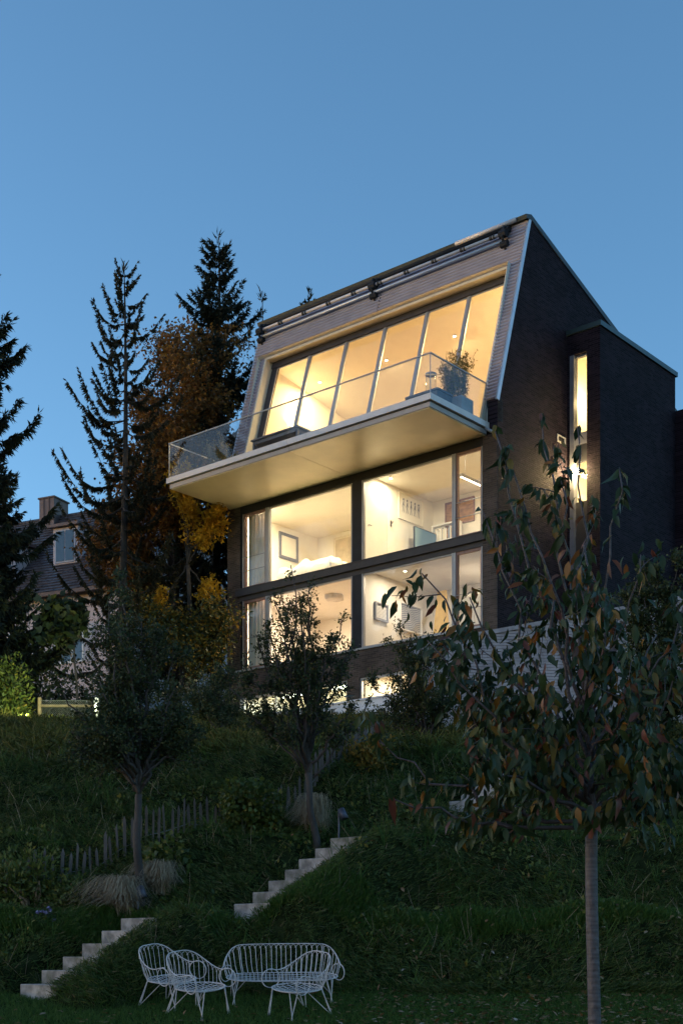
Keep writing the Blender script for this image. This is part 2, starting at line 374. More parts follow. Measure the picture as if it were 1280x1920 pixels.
xs = np.concatenate([np.array([-300, -200, -120, -70, -40, -25, -16.]), np.arange(-12, -6, .5), np.arange(-6, 7, .1), np.arange(7, 14, .5), np.array([16, 25, 40, 70, 120, 200, 300.])])
XX, YY = np.meshgrid(xs, ys)
ZZ = gz(XX, YY)
nx, ny = len(xs), len(ys)
idx = np.arange(nx*ny).reshape(ny, nx)
quads = np.stack([idx[:-1, :-1], idx[:-1, 1:], idx[1:, 1:], idx[1:, :-1]], -1).reshape(-1, 4)
ground = link_mesh('hillside', np_mesh('hillside', np.stack([XX, YY, ZZ], -1).reshape(-1, 3), quads, True), None, M['soil'])
tag(ground, 'dark planted hillside terraced up to the house', kind='structure')

# ---------------------------------------------------------------- the house (local x right along the facade, y into the house)
PHI = -math.atan2(.647, .7625)
HC = np.array([4.770, 42.655])
def hp(x, y, z): q = HC+U*x+V2*y; return (q[0], q[1], z)
house = thing('modern_house', 'dark brick hillside house with a sloping glazed top floor and lit windows', 'house', hp(0, 0, 0), PHI)
HW = 11.62
SL = .2905
def sy(z, off=0.): return SL*(z-17.2)+off
def hpart(name, mb, mat, parent=house, smooth=False): return mb.build(name, mat, parent, smooth)
Z0 = 6.6
body = [(0, Z0), (0, 17.15), (1.80, 23.36), (7.52, 21.53), (12.4, 19.95), (12.4, Z0)]
hpart('side_wall', MB().prism(body, 'x', -.35, 0), M['brick_side_shaded'])
hpart('side_wall', MB().prism(body, 'x', -HW, -HW+.35), M['brick_side_shaded'])
hpart('rear_wall', MB().box(-HW+.35, -.35, 12.05, 12.4, Z0, 19.9), M['brick_side_shaded'])
# front brickwork: piers, sill band, basement piers
fb = MB()
fb.box(-HW-.002, -10.98, -.02, .36, Z0, 16.08); fb.box(-.53, -.003, -.02, .36, Z0, 16.08)
fb.box(-10.98, -.53, -.02, .3, 9.27, 10.18); fb.box(-6.0, -5.47, -.021, .3, Z0, 9.27)
fb.box(-10.98, -6.0, -.02, .3, Z0, 7.3); fb.box(-5.47, -.53, -.02, .3, Z0, 7.3)
hpart('front_wall', fb, M['brick_front_lit'])
# roof
rt = .16
top = [(1.55, 23.40), (1.86, 23.50), (7.55, 21.66), (12.5, 20.05), (12.5, 19.93), (7.5, 21.5), (1.86, 23.34), (1.6, 23.28)]
hpart('roof', MB().prism(top, 'x', -HW-.03, .035), M['roof_dark'])
# corrugated cladding: profile across the slope
sdir = np.array([SL, 1.])/math.hypot(SL, 1); snor = np.array([-sdir[1], sdir[0]])   # (y,z) outwards
def corr(x0, x1, za, zb, parent=house):
    per = .122; Ls = (zb-za)/sdir[1]; m_ = max(1, int(Ls/per)); per = Ls/m_
    pf_ = np.array([(0, 0), (.05, .072), (.46, .078), (.52, .002)]); n = 4*m_
    s = np.concatenate([[(k+p)*per for p in pf_[:, 0]] for k in range(m_)]+[[Ls]]); h = np.concatenate([pf_[:, 1]]*m_+[[0]])
    y = sy(za)+s*sdir[0]+(h-.02)*snor[0]; z = za+s*sdir[1]+(h-.02)*snor[1]
    V = np.concatenate([np.stack([np.full(n+1, x0), y, z], 1), np.stack([np.full(n+1, x1), y, z], 1)])
    i = np.arange(n); F = np.stack([i, i+n+1, i+n+2, i+1], 1)
    return link_mesh('corrugated_cladding', np_mesh('corrugated_cladding', V, F, False), parent, M['corrugated'])
OPL, OPR, OPT = -10.98, -.46, 21.80
corr(-HW+.03, OPL, 17.15, OPT); corr(OPR, -.03, 17.15, OPT); corr(-HW+.03, -5.83, OPT, 23.34); corr(-5.80, -.03, OPT, 23.34)
# edge flashings on the slope
for x0, x1 in ((-.05, .02), (-HW-.02, -HW+.05)):
    hpart('edge_flashing', MB().hexa([(x0, sy(17.1)-.03, 17.1), (x1, sy(17.1)-.03, 17.1), (x1, sy(17.1)+.1, 17.08), (x0, sy(17.1)+.1, 17.08),
                                     (x0, sy(23.4)-.03, 23.4), (x1, sy(23.4)-.03, 23.4), (x1, sy(23.4)+.1, 23.38), (x0, sy(23.4)+.1, 23.38)]), M['flashing'])
# dark base behind the balcony, under the cladding
for a_, b_ in ((-HW, OPL), (OPR, 0)): hpart('base_panel', MB().box(a_, b_, .02, .3, 16.46, 17.2), M['coping'])
# reveals of the sloping opening
GD = .36
def slab_on_slope(mb, x0, x1, za, zb, d0, d1):
    """sheet between depth offsets d0..d1 (horizontal) behind the slope, from za to zb"""
    return mb.hexa([(x0, sy(za, d0), za), (x1, sy(za, d0), za), (x1, sy(za, d1), za), (x0, sy(za, d1), za),
                    (x0, sy(zb, d0), zb), (x1, sy(zb, d0), zb), (x1, sy(zb, d1), zb), (x0, sy(zb, d1), zb)])
rv = MB()
slab_on_slope(rv, OPL-.03, OPL+.05, 16.47, OPT+.02, -.05, GD+.2); slab_on_slope(rv, OPR-.05, OPR+.03, 16.47, OPT+.02, -.05, GD+.2)
rv.hexa([(OPL+.05, sy(OPT, -.05), OPT-.05), (OPR-.05, sy(OPT, -.05), OPT-.05), (OPR-.05, sy(OPT, GD+.2), OPT-.05), (OPL+.05, sy(OPT, GD+.2), OPT-.05),
         (OPL+.05, sy(OPT, -.05), OPT+.02), (OPR-.05, sy(OPT, -.05), OPT+.02), (OPR-.05, sy(OPT, GD+.2), OPT+.02), (OPL+.05, sy(OPT, GD+.2), OPT+.02)])
hpart('opening_reveal', rv, M['reveal'])
# sloping glazing: head box, jambs, mullions, panes
gl = thing('sloped_window', None, None); gl.parent = house
gf = MB()
slab_on_slope(gf, OPL+.05, OPR-.05, 21.50, 21.75, GD-.06, GD+.12)
slab_on_slope(gf, OPL+.05, OPL+.30, 16.47, 21.50, GD-.02, GD+.12); slab_on_slope(gf, OPR-.11, OPR-.05, 16.47, 21.50, GD-.02, GD+.12)
slab_on_slope(gf, OPL+.30, OPR-.11, 16.47, 16.60, GD-.02, GD+.12)
gf.build('window_frame', M['beam'], gl)
MULL = [-9.10, -7.38, -5.66, -3.87, -2.17]
for i, x in enumerate(MULL):
    slab_on_slope(MB(), x-.05, x+.05, 16.60, 21.50, GD-.03, GD+.10).build('mullion', M['alu'], gl)
xe = [OPL+.30]+MULL+[OPR-.11]
for a, b in zip(xe[:-1], xe[1:]):
    pa, pb = a+(.05 if a in MULL else 0), b-(.05 if b in MULL else 0)
    slab_on_slope(MB(), pa, pb, 16.60, 21.50, GD+.03, GD+.055).build('pane', M['glass'], gl)
    tr = MB(); slab_on_slope(tr, pa, pa+.035, 16.60, 21.50, GD-.0, GD+.028); slab_on_slope(tr, pb-.035, pb, 16.60, 21.50, GD-.0, GD+.028); slab_on_slope(tr, pa+.035, pb-.035, 21.44, 21.50, GD, GD+.028)
    tr.build('sash', M['alu'], gl)
# awning rig along the ridge
rig = thing('awning', None, None); rig.parent = house
def sp(x, z, out): return (x, sy(z)+snor[0]*out, z+snor[1]*out)
MB().tube([sp(-11.5, 23.24, .10), sp(-.62, 23.24, .10)], .085, 10).build('cassette', M['alu_dark'], rig, True)
MB().tube([sp(-11.35, 22.93, .24), sp(-.75, 22.93, .24)], .055, 10).build('roller_tube', M['fascia'], rig, True)
MB().tube([sp(-11.3, 22.70, .17), sp(-.8, 22.70, .17)], .05, 8).build('front_bar', M['flashing'], rig, True)
MB().tube([sp(-2.7, 23.30, .20), sp(-.35, 23.30, .20)], .075, 10).build('motor_cover', M['fascia'], rig, True)
for x in np.linspace(-10.4, -1.2, 9):
    MB().tube([sp(x-.05, 22.93, .24), sp(x+.05, 22.93, .24)], .072, 10).build('clamp_ring', M['black'], rig)
    MB().tube([sp(x+.09, 22.93, .24), sp(x+.15, 22.93, .24)], .072, 10).build('clamp_ring', M['black'], rig)
for x in (-11.35, -6.05, -.72):
    b = MB(); 
    for dz, out, r in ((22.62, .12, .11), (22.88, .26, .13), (23.1, .16, .10)):
        b.tube([sp(x-.13, dz, out), sp(x+.13, dz, out)], r, 8)
    b.tube([sp(x, 22.5, .0), sp(x, 22.75, .3), sp(x, 23.1, .3), sp(x, 23.25, .05)], .05, 6)
    b.build('bracket', M['alu_dark'], rig)
# balcony
bal = thing('balcony', None, None); bal.parent = house
BX0, BX1, BY = -11.58, -.30, -3.02
JX = -5.97
for a, b in ((BX0, JX-.008), (JX+.008, BX1)):
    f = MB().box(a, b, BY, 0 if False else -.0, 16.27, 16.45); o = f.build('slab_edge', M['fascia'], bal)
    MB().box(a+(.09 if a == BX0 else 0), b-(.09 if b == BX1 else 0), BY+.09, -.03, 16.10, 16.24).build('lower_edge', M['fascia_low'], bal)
    MB().box(a+(.13 if a == BX0 else 0), b-(.13 if b == BX1 else 0), BY+.13, -.025, 16.075, 16.098).build('soffit_panel', M['soffit'], bal)
MB().box(BX0+.12, BX1-.12, BY+.12, -.02, 16.24, 16.27).build('shadow_gap', M['black'], bal)
MB().box(BX0+.05, BX1-.05, BY+.08, -.02, 16.451, 16.47).build('deck', M['deck'], bal)
ZT = 17.62
gx = [BX0+.09, -5.95, BX1-.05]
for a, b in zip(gx[:-1], gx[1:]):
    MB().box(a+.006, b-.006, BY+.05, BY+.07, 16.46, ZT).build('glass_panel', M['rail_glass'], bal)
for x in (BX0+.08, BX1-.06):
    MB().box(x, x+.02, BY+.08, -.12, 16.46, ZT).build('glass_panel', M['rail_glass'], bal)
MB().box(gx[0]-.02, gx[2]+.03, BY+.04, BY+.08, ZT+.001, ZT+.035).build('handrail', M['alu'], bal)
for x in (BX0+.07, BX1-.07): MB().box(x, x+.04, BY+.081, -.1, ZT+.001, ZT+.035).build('handrail', M['alu'], bal)
for x, y in ((gx[0], BY+.06), (gx[2], BY+.06), (BX1-.05, -.11)):
    MB().box(x-.012, x+.012, y-.012, y+.012, 16.46, ZT).build('corner_post', M['alu'], bal)
MB().tube([(BX1+.02, -.25, 16.2), (BX1+.14, -.22, 16.12), (BX1+.26, -.1, 16.05)], .05, 8).build('rain_spout', M['alu'], bal, True)
# flat facade windows
def facade_window(x0, x1, z0, z1, narrow, rail=False):
    w = thing('window', None, None); w.parent = house
    fm = M['wood_frame'] if narrow else M['alu']; t = .085 if narrow else .05
    f = MB().box(x0, x0+t, .02, .12, z0, z1).box(x1-t, x1, .02, .12, z0, z1).box(x0+t, x1-t, .022, .12, z0, z0+t).box(x0+t, x1-t, .022, .12, z1-t, z1)
    f.build('frame', fm, w)
    MB().box(x0+t-.004, x1-t+.004, .06, .085, z0+t-.004, z1-t+.004).build('pane', M['glass'], w)
    a = MB().box(x0-.004, x0+.03, -.012, .0195, z0, z1).box(x1-.03, x1+.004, -.012, .0195, z0, z1)
    a.build('cover_strip', M['alu'], w)
    if narrow and rail:
        for zz in rail: MB().tube([(x0+.01, -.03, zz), (x1-.01, -.03, zz)], .014, 6).build('railing_bar', M['alu'], w)
L2z = (13.12, 15.80); L1z = (10.24, 12.70)
for (za, zb), rr in ((L2z, (13.74, 14.22)), (L1z, (10.85, 11.33))):
    facade_window(-10.86, -9.72, za, zb, True, rr)
    facade_window(-9.62, -5.80, za, zb, False)
    facade_window(-5.36, -1.68, za, zb, False)
    facade_window(-1.60, -.56, za, zb, True, rr)
    MB().box(-9.72, -9.62, .0, .13, za, zb).build('mullion', M['alu'], house)
    MB().box(-1.68, -1.60, .0, .13, za, zb).build('mullion', M['alu'], house)
    MB().box(-5.80, -5.765, .01, .14, za, zb).build('mullion', M['alu'], house); MB().box(-5.395, -5.36, .01, .14, za, zb).build('mullion', M['alu'], house)
    MB().box(-5.765, -5.395, -.012, .16, za, zb).build('column', M['alu_dark'], house)
    MB().box(-10.98, -10.86, .02, .14, za, zb).build('jamb', M['alu_dark'], house)
hpart('head_beam', MB().box(-10.98, -.53, -.01, .16, 15.80, 16.07), M['alu_dark'])
fbm = MB().box(-11.12, -.40, -.13, -.021, 12.86, 13.09).box(-11.14, -.40, -.15, -.021, 13.09, 13.12).box(-10.98, -.53, -.02, .15, 12.70, 13.12)
hpart('floor_beam', fbm, M['beam'])
hpart('window_sill', MB().box(-11.2, -.53, -.08, .14, 10.18, 10.24), M['alu'])
# basement glazing
for x0, x1, mm in ((-10.9, -6.0, (-9.3, -7.6)), (-5.47, -.53, (-3.8, -2.1))):
    w = thing('window', None, None); w.parent = house
    f = MB().box(x0, x1, .03, .12, 9.17, 9.27).box(x0, x0+.07, .03, .12, 7.3, 9.17).box(x1-.07, x1, .03, .12, 7.3, 9.17)
    for q in mm: f.box(q-.03, q+.03, .03, .12, 7.3, 9.17)
    f.build('frame', M['alu'], w)
    ed = [x0+.07]+[q for q in mm]+[x1-.07]
    for a, b in zip(ed[:-1], ed[1:]): MB().box(a+.03, b-.03, .06, .08, 7.3, 9.17).build('pane', M['glass'], w)
hpart('front_jamb', MB().box(-10.98, -10.9, -.022, .14, 7.3, 9.27), M['alu'])
# rooms: shells open to the facade
def room(x0, x1, y0, y1, z0, z1, wall, floor=M['floorwood'], ceil=None):
    hpart('room_wall', MB().quad((x0, y0, z0), (x0, y1, z0), (x0, y1, z1), (x0, y0, z1)).quad((x0, y1, z0), (x1, y1, z0), (x1, y1, z1), (x0, y1, z1)).quad((x1, y1, z0), (x1, y0, z0), (x1, y0, z1), (x1, y1, z1)), wall)
    hpart('ceiling', MB().quad((x0, y0, z1), (x0, y1, z1), (x1, y1, z1), (x1, y0, z1)), ceil or wall)
    hpart('room_floor', MB().quad((x0, y0, z0), (x1, y0, z0), (x1, y1, z0), (x0, y1, z0)), floor)
room(-11.26, -5.72, .14, 4.5, 13.05, 16.05, M['plaster_warm'])
room(-5.38, -.38, .14, 3.95, 13.05, 16.05, M['plaster_warm'])
room(-11.26, -5.72, .14, 4.5, 10.20, 12.86, M['plaster'])
room(-5.38, -.38, .14, 3.95, 10.20, 12.86, M['plaster'])
room(-11.2, -6.0, .14, 3.6, 7.3, 9.5, M['plaster'])
room(-5.47, -.38, .14, 3.6, 7.3, 9.5, M['plaster_warm'])
# the loft: sloping ceiling
lx0, lx1 = -11.24, -.38
cA, cB = (1.15, 21.88), (8.6, 20.68)
hpart('room_wall', MB().add([(lx0, -.1, 16.46), (lx0, 8.6, 16.46), (lx0, 8.6, cB[1]), (lx0, cA[0], cA[1])], [(0, 1, 2, 3)]).add([(lx1, -.1, 16.46), (lx1, 8.6, 16.46), (lx1, 8.6, cB[1]), (lx1, cA[0], cA[1])], [(3, 2, 1, 0)]).quad((lx0, 8.6, 16.46), (lx1, 8.6, 16.46), (lx1, 8.6, cB[1]), (lx0, 8.6, cB[1])), M['plaster_warm'])
hpart('ceiling', MB().quad((lx0, *cA), (lx0, *cB), (lx1, *cB), (lx1, *cA)), M['plaster_warm'])
hpart('room_floor', MB().quad((lx0, -.1, 16.46), (lx1, -.1, 16.46), (lx1, 8.6, 16.46), (lx0, 8.6, 16.46)), M['floorwood'])
# stair tower
tw = MB(); TX, TY0, TY1, TZ = 1.23, 4.06, 9.28, 20.40
tw.box(0.001, .115, TY0, TY0+.3, Z0, 19.72); tw.box(.74, TX, TY0, TY0+.3, Z0, 19.72); tw.box(0.001, TX, TY0+.0005, TY0+.3, 19.72, TZ)
hpart('tower_front', tw, brick_mat('brick_tower', 'XZ', (.026, .018, .026), (.005, .004, .008), (.034, .025, .034)))  # tower brick reuses the shaded tone of the side walls
hpart('tower_side', MB().box(TX-.3, TX-.001, TY0+.3, TY1, Z0, TZ).box(0.001, TX-.3, TY1-.3, TY1, Z0, TZ), M['brick_side_shaded'])
hpart('tower_coping', MB().box(-.0, TX+.06, TY0-.06, TY1+.08, TZ, TZ+.16), M['coping'])
st = thing('stair_window', None, None); st.parent = house
MB().box(.118, .27, TY0-.03, TY0+.22, 8.0, 19.70).box(.27, .738, TY0+.1, TY0+.22, 19.64, 19.70).box(.27, .738, TY0+.1, TY0+.22, 16.78, 17.16).box(.70, .738, TY0+.1, TY0+.22, 8.0, 19.64).build('frame', plain('stair_frame', (.15, .155, .18), .6, spec=.2), st)
MB().box(.27, .70, TY0+.11, TY0+.21, 16.2, 16.78).build('spandrel', M['black'], st)
MB().box(.27, .70, TY0+.14, TY0+.16, 17.16, 19.64).build('pane', M['glass'], st); MB().box(.27, .70, TY0+.14, TY0+.16, 14.9, 16.2).build('pane', M['glass'], st)
MB().box(.27, .70, TY0+.11, TY0+.21, 8.0, 14.9).build('spandrel', M['black'], st)
sh = MB().quad((.02, TY0+.3, 8), (.02, 8.9, 8), (.02, 8.9, 20.3), (.02, TY0+.3, 20.3)).quad((.92, TY0+.3, 8), (.92, 8.9, 8), (.92, 8.9, 20.3), (.92, TY0+.3, 20.3)).quad((.02, 5.6, 8), (.92, 5.6, 8), (.92, 5.6, 20.3), (.02, 5.6, 20.3))
sh.quad((.02, TY0+.3, 20.25), (.92, TY0+.3, 20.25), (.92, 5.6, 19.9), (.02, 5.6, 19.9))
hpart('stairwell_wall', sh, M['plaster_warm'])
# vent grille on the side wall
vg = MB().box(0.002, .03, 3.42, 3.50, 16.78, 17.02).box(0.002, .03, 3.86, 3.94, 16.78, 17.02).box(.002, .03, 3.5, 3.86, 16.98, 17.02).box(.002, .03, 3.5, 3.86, 16.78, 16.82)
vo = vg.build('vent_grille', M['alu'], house)
for k in range(3): MB().box(.004, .022, 3.5, 3.86, 16.84+.045*k, 16.862+.045*k).build('slat', M['alu_dark'], vo)
# rear wing behind the tower
hpart('rear_wing', MB().prism([(9.3, Z0), (9.3, 19.2), (12.4, 19.2), (17, 17.6), (17, Z0)], 'x', 0.003, 1.6), M['brick_side_shaded'])

# ---------------------------------------------------------------- lamps
def lamp_light(parent, kind, loc, power, color, size=.2, rot=None):
    l = bpy.data.lights.new('lamp_light', kind); l.energy = power*POW.get(color, 1.); l.color = color
    if kind == 'AREA': l.shape = 'DISK'; l.size = size
    elif kind == 'SPOT': l.spot_size = R(size); l.spot_blend = .8; l.shadow_soft_size = .05
    else: l.shadow_soft_size = size
    o = bpy.data.objects.new('lamp_light', l); COL.objects.link(o); o.parent = parent; o.location = loc
    if rot: o.rotation_euler = rot
    return o
WARM = (1., .71, .32); CREAM = (1., .85, .58); SOFT = (1., .80, .56)
POW = {WARM: 3.0, CREAM: 2.4, SOFT: 2.2, (.92, 1., .72): 1.8}; NEUT = (.92, 1., .72)
M['lamp_warm'] = emit_mat('lamp_warm', (1, .8, .5), 3.0); M['lamp_hot'] = emit_mat('lamp_hot', (1, .82, .55), 22.0); M['lamp_cool'] = emit_mat('lamp_cool', (.9, 1., .75), 3.)
def downlight(x, y, z, label, power, color, size=.35, group='ceiling downlights'):
    t = thing('downlight', label, 'ceiling lamp', hp(x, y, z), PHI, group)
    MB().lathe([(.07, -.02), (.07, -.001)], n=12).build('ring', M['white'], t); MB().lathe([(.05, -.026), (.05, -.021)], n=12).build('diffuser', M['lamp_warm'], t)
    lamp_light(t, 'AREA', (0, 0, -.06), power, color, size)
    return t
downlight(-10.2, .5, 16.05, 'ceiling downlight nearest the grey mirror in the upper left room', 16, CREAM)
downlight(-7.6, .55, 16.05, 'ceiling downlight over the bed in the upper left room', 16, CREAM)
downlight(-4.95, 1.0, 16.05, 'ceiling downlight washing the white door in the upper right room', 3.6, CREAM)
downlight(-2.4, .5, 16.05, 'ceiling downlight right of the figure drawing in the upper right room', 17, CREAM)
downlight(-4.4, 1.08, 12.86, 'small ceiling downlight above the two pictures on the middle floor', 4.2, SOFT)
downlight(-2.2, 2.4, 12.86, 'ceiling downlight right of the ochre panel on the middle floor', 5, SOFT)
downlight(-9.9, .6, 12.86, 'ceiling downlight left of the flat ceiling lamp on the middle floor', 13, SOFT)
t = thing('ceiling_lamp', 'flat pale hexagonal ceiling lamp in the middle floor left room', 'ceiling lamp', hp(-8.24, 1.95, 12.86), PHI)
MB().lathe([(.33, -.16), (.36, -.13), (.36, -.001)], n=6).build('shade', plain('lamp_shade', (.55, .53, .52), .6), t)
lamp_light(t, 'AREA', (0, 0, -.2), 16, SOFT, .5)
# loft
for i, (x, y) in enumerate(((-10.3, 3.52), (-7.2, 3.6), (-4.2, 3.6), (-1.6, 3.4))):
    z = cA[1]+(cB[1]-cA[1])*(y-cA[0])/(cB[0]-cA[0])
    downlight(x, y, z-.01, ['loft ceiling spot seen through the leftmost sloped pane', 'loft ceiling spot behind the second and third sloped panes', 'loft ceiling spot behind the fourth sloped pane', 'loft ceiling spot seen through the rightmost sloped panes'][i], (12, 17, 23, 24)[i], WARM, .35, 'loft ceiling spots')
t = thing('wall_lamp', 'glowing wall lamp on the left wall of the loft', 'wall lamp', hp(-11.2, 2.9, 19.75), PHI)
MB().box(0, .10, -.09, .09, -.1, .1).build('housing', M['white'], t); MB().box(.02, .09, -.08, .08, .1005, .11).build('diffuser', M['lamp_warm'], t)
lamp_light(t, 'SPOT', (.16, 0, .05), 4, WARM, 150, (R(180), 0, 0)); lamp_light(t, 'SPOT', (.16, 0, -.05), 5, WARM, 150, (0, 0, 0))
# basement
for i, x in enumerate((-9.6, -7.2)):
    t = thing('strip_lamp', ['bright cool ceiling strip lamp at the left end of the basement', 'bright cool ceiling strip lamp next to the basement brick pier'][i], 'strip lamp', hp(x, 1.6, 9.49), PHI)
    MB().box(-.8, .8, -.06, .06, -.07, -.005).build('tube', M['lamp_cool'], t); lamp_light(t, 'AREA', (0, 0, -.12), 16, NEUT, 1.0)
for i, x in enumerate((-4.3, -1.8)):
    downlight(x, 1.5, 9.49, ['ceiling downlight in the basement right of the brick pier', 'ceiling downlight at the right end of the basement'][i], 10, CREAM, .5, 'basement downlights')
# stairwell bulb
t = thing('bulb_lamp', 'glaring bare bulb hanging before the narrow stair window', 'bulb lamp', hp(.44, TY0-.02, 15.82), PHI)
MB().lathe([(.004, -.07), (.055, -.05), (.075, 0), (.055, .05), (.02, .09), (.02, .13)], n=14).build('bulb', M['lamp_hot'], t, True)
MB().tube([(0, 0, .13), (0, 0, .42), (0, .1, .46), (0, .12, .46)], .012, 5).build('bracket', M['black'], t)
lamp_light(t, 'POINT', (0, -.10, 0), 18, WARM, .07)
lamp_light(t, 'POINT', (0, .75, 2.6), 4.5, WARM, .1); lamp_light(t, 'POINT', (0, .75, -.6), 1., WARM, .1)

# ---------------------------------------------------------------- furniture and pictures in the rooms
def pic_on_left(name, label, x, y0, y1, z0, z1, frame, inner, fw=.06, mark=None, depth=.05):
    t = thing(name, label, 'picture', hp(x, (y0+y1)/2, z0), PHI); h = (y1-y0)/2; H = z1-z0
    MB().box(.002, depth, -h, -h+fw, 0, H).box(.002, depth, h-fw, h, 0, H).box(.002, depth, -h+fw, h-fw, 0, fw).box(.002, depth, -h+fw, h-fw, H-fw, H).build('frame', frame, t)
    MB().box(.002, depth*.5, -h+fw, h-fw, fw, H-fw).build('print', inner, t)
    if mark: mark(t, h, H, depth*.5+.002)
    return t
pic_on_left('framed_picture', 'dark grey framed mirror on the left wall above the bed', -11.26, 2.3, 3.34, 14.85, 15.82, M['grey_frame'], M['print_paper'], .11)
def figures(t, h, H, d):
    for k in range(5):
        y = -h*.62+k*h*.31; z = H*.42
        m = MB().tube([(d, y, z+.12), (d, y+.01, z+.26)], .022, 5).lathe([(.03, z+.29), (.03, z+.35)], d, y, 6)
        m.tube([(d, y-.05, z-.12), (d, y, z+.12), (d, y+.05, z-.12)], .010, 4).tube([(d, y-.07, z+.06), (d, y, z+.24), (d, y+.07, z+.1)], .008, 4)
        m.build('ink_figure', M['grey_frame'], t)
pic_on_left('framed_drawing', 'pale framed drawing of a row of five ink figures', -5.38, 1.95, 3.33, 15.02, 15.92, M['door_white'], M['print_paper'], .03, figures)
def lines_mark(t, h, H, d):
    m = MB()
    for k in range(9): m.box(d, d+.004, -h+.08, h-.08, .1+k*(H-.2)/9, .1+k*(H-.2)/9+.02)
    for k in range(7): m.box(d+.0045, d+.007, -h+.1+k*(2*h-.2)/7, -h+.1+k*(2*h-.2)/7+.015, .08, H-.08)
    m.build('line_print', M['white'], t)
pic_on_left('framed_picture', 'small blue grey gridded picture on the middle floor wall', -5.38, .64, 1.33, 11.31, 11.91, M['blue_grey'], M['blue_grey'], .05, lines_mark, .09)
def waves(t, h, H, d):
    m = MB()
    for k in range(12):
        yy = np.linspace(-h+.1, h-.1, 20); zz = .12+k*(H-.24)/11+.03*np.sin(yy*9+k*.4)
        m.tube([(d+.004, a, b) for a, b in zip(yy, zz)], .007, 4)
    m.build('line_print', M['white'], t)
t = pic_on_left('framed_picture', 'large blue grey wavy line picture in a deep white box frame', -5.38, 1.9, 3.14, 11.2, 12.14, M['white'], M['blue_grey'], .035, waves, .16)
t = thing('interior_door', 'flush white door beside the column in the upper right room', 'door', hp(-5.38, .16, 13.06), PHI)
MB().box(.002, .03, 0, 1.15, 0, 2.6).build('leaf', M['door_white'], t); MB().tube([(.03, .14, 1.32), (.09, .14, 1.32), (.09, .26, 1.32)], .014, 6).build('handle', M['grey_frame'], t)
MB().box(.002, .036, -.02, 0, 0, 2.62).box(.002, .036, 1.15, 1.17, 0, 2.62).build('door_frame', M['linen'], t)
t = thing('wall_hook', 'small dark wall hook between the white door and the drawing', 'hook', hp(-5.38, 1.55, 14.72), PHI)
MB().box(.002, .02, -.04, .04, -.08, .12).build('plate', M['grey_frame'], t); MB().tube([(.02, 0, .05), (.08, 0, .02), (.09, 0, .08)], .012, 5).build('prong', M['black'], t)
# television: dark panel with a soft colour sweep on the screen
tvm, nt, b, N, L = new_mat('tv_screen')
tc = N.new('ShaderNodeTexCoord'); gr = N.new('ShaderNodeTexGradient'); L.new(tc.outputs['Generated'], gr.inputs[0]); mp = N.new('ShaderNodeMapping'); mp.inputs['Rotation'].default_value = (0, .6, 1.3); L.new(tc.outputs['Generated'], mp.inputs[0]); L.new(mp.outputs[0], gr.inputs[0])
rp = N.new('ShaderNodeValToRGB'); rp.color_ramp.elements[0].color = (.06, .10, .12, 1); rp.color_ramp.elements[1].color = (.12, .12, .16, 1)
e = rp.color_ramp.elements.new(.5); e.color = (.20, .26, .22, 1); L.new(gr.outputs[0], rp.inputs[0]); L.new(rp.outputs[0], b.inputs['Base Color']); b.inputs['Roughness'].default_value = .25
L.new(rp.outputs[0], b.inputs['Emission Color']); b.inputs['Emission Strength'].default_value = .12
t = thing('television', 'flat television with a dim colourful screen below the drawing', 'television', hp(-4.9, 2.84, 13.06), PHI)
MB().box(-.03, .03, -.62, .62, .88, 1.66).build('body', M['black'], t); MB().box(.031, .034, -.6, .6, .91, 1.63).build('screen', tvm, t)
MB().box(-.02, .02, -.05, .05, .3, .88).build('stem', M['black'], t); MB().box(-.22, .22, -.6, .6, 0, .3).build('low_cabinet', M['white'], t)
t = thing('bookshelf', 'low white bookshelf of upright books right of the television', 'bookshelf', hp(-4.7, 3.72, 13.06), PHI)
MB().box(-.42, .72, .02, .2, 0, 1.4).box(-.42, -.39, -.2, .02, 0, 2.0).box(.69, .72, -.2, .02, 0, 2.0).box(-.39, .69, -.2, .02, 1.40, 1.44).box(-.39, .69, -.2, .02, 1.96, 2.0).build('shelf', M['white'], t)
xx = -.37; bm_ = [M['white'], M['print_paper'], M['blue_grey'], M['brown_art'], M['linen']]
while xx < .62:
    w_ = random.uniform(.025, .06); MB().box(xx, xx+w_, -.16, .0, 1.441, 1.441+random.uniform(.3, .46)).build('book', random.choice(bm_), t); xx += w_+.006
t = thing('framed_picture', 'brown striped picture on the back wall behind the right mullion', 'picture', hp(-4.2, 3.93, 15.05), PHI)
MB().box(-.62, -.57, -.04, 0, 0, .84).box(.57, .62, -.04, 0, 0, .84).box(-.57, .57, -.04, 0, 0, .05).box(-.57, .57, -.04, 0, .79, .84).build('frame', M['wood_frame'], t); MB().box(-.57, .57, -.02, 0, .05, .79).build('print', M['brown_art'], t)
t = thing('pendant_lamp', 'slim linear pendant lamp in the upper right corner window', 'pendant lamp', hp(-1.66, .55, 15.2), PHI)
MB().box(-.05, .05, -.15, 1.35, 0, .10).build('shade', M['alu'], t); MB().box(-.03, .03, -.12, 1.32, -.008, -.001).build('diffuser', M['lamp_warm'], t)
for q in (.1, 1.1): MB().tube([(0, q, .1), (0, q, .85)], .006, 4).build('cord', M['alu'], t)
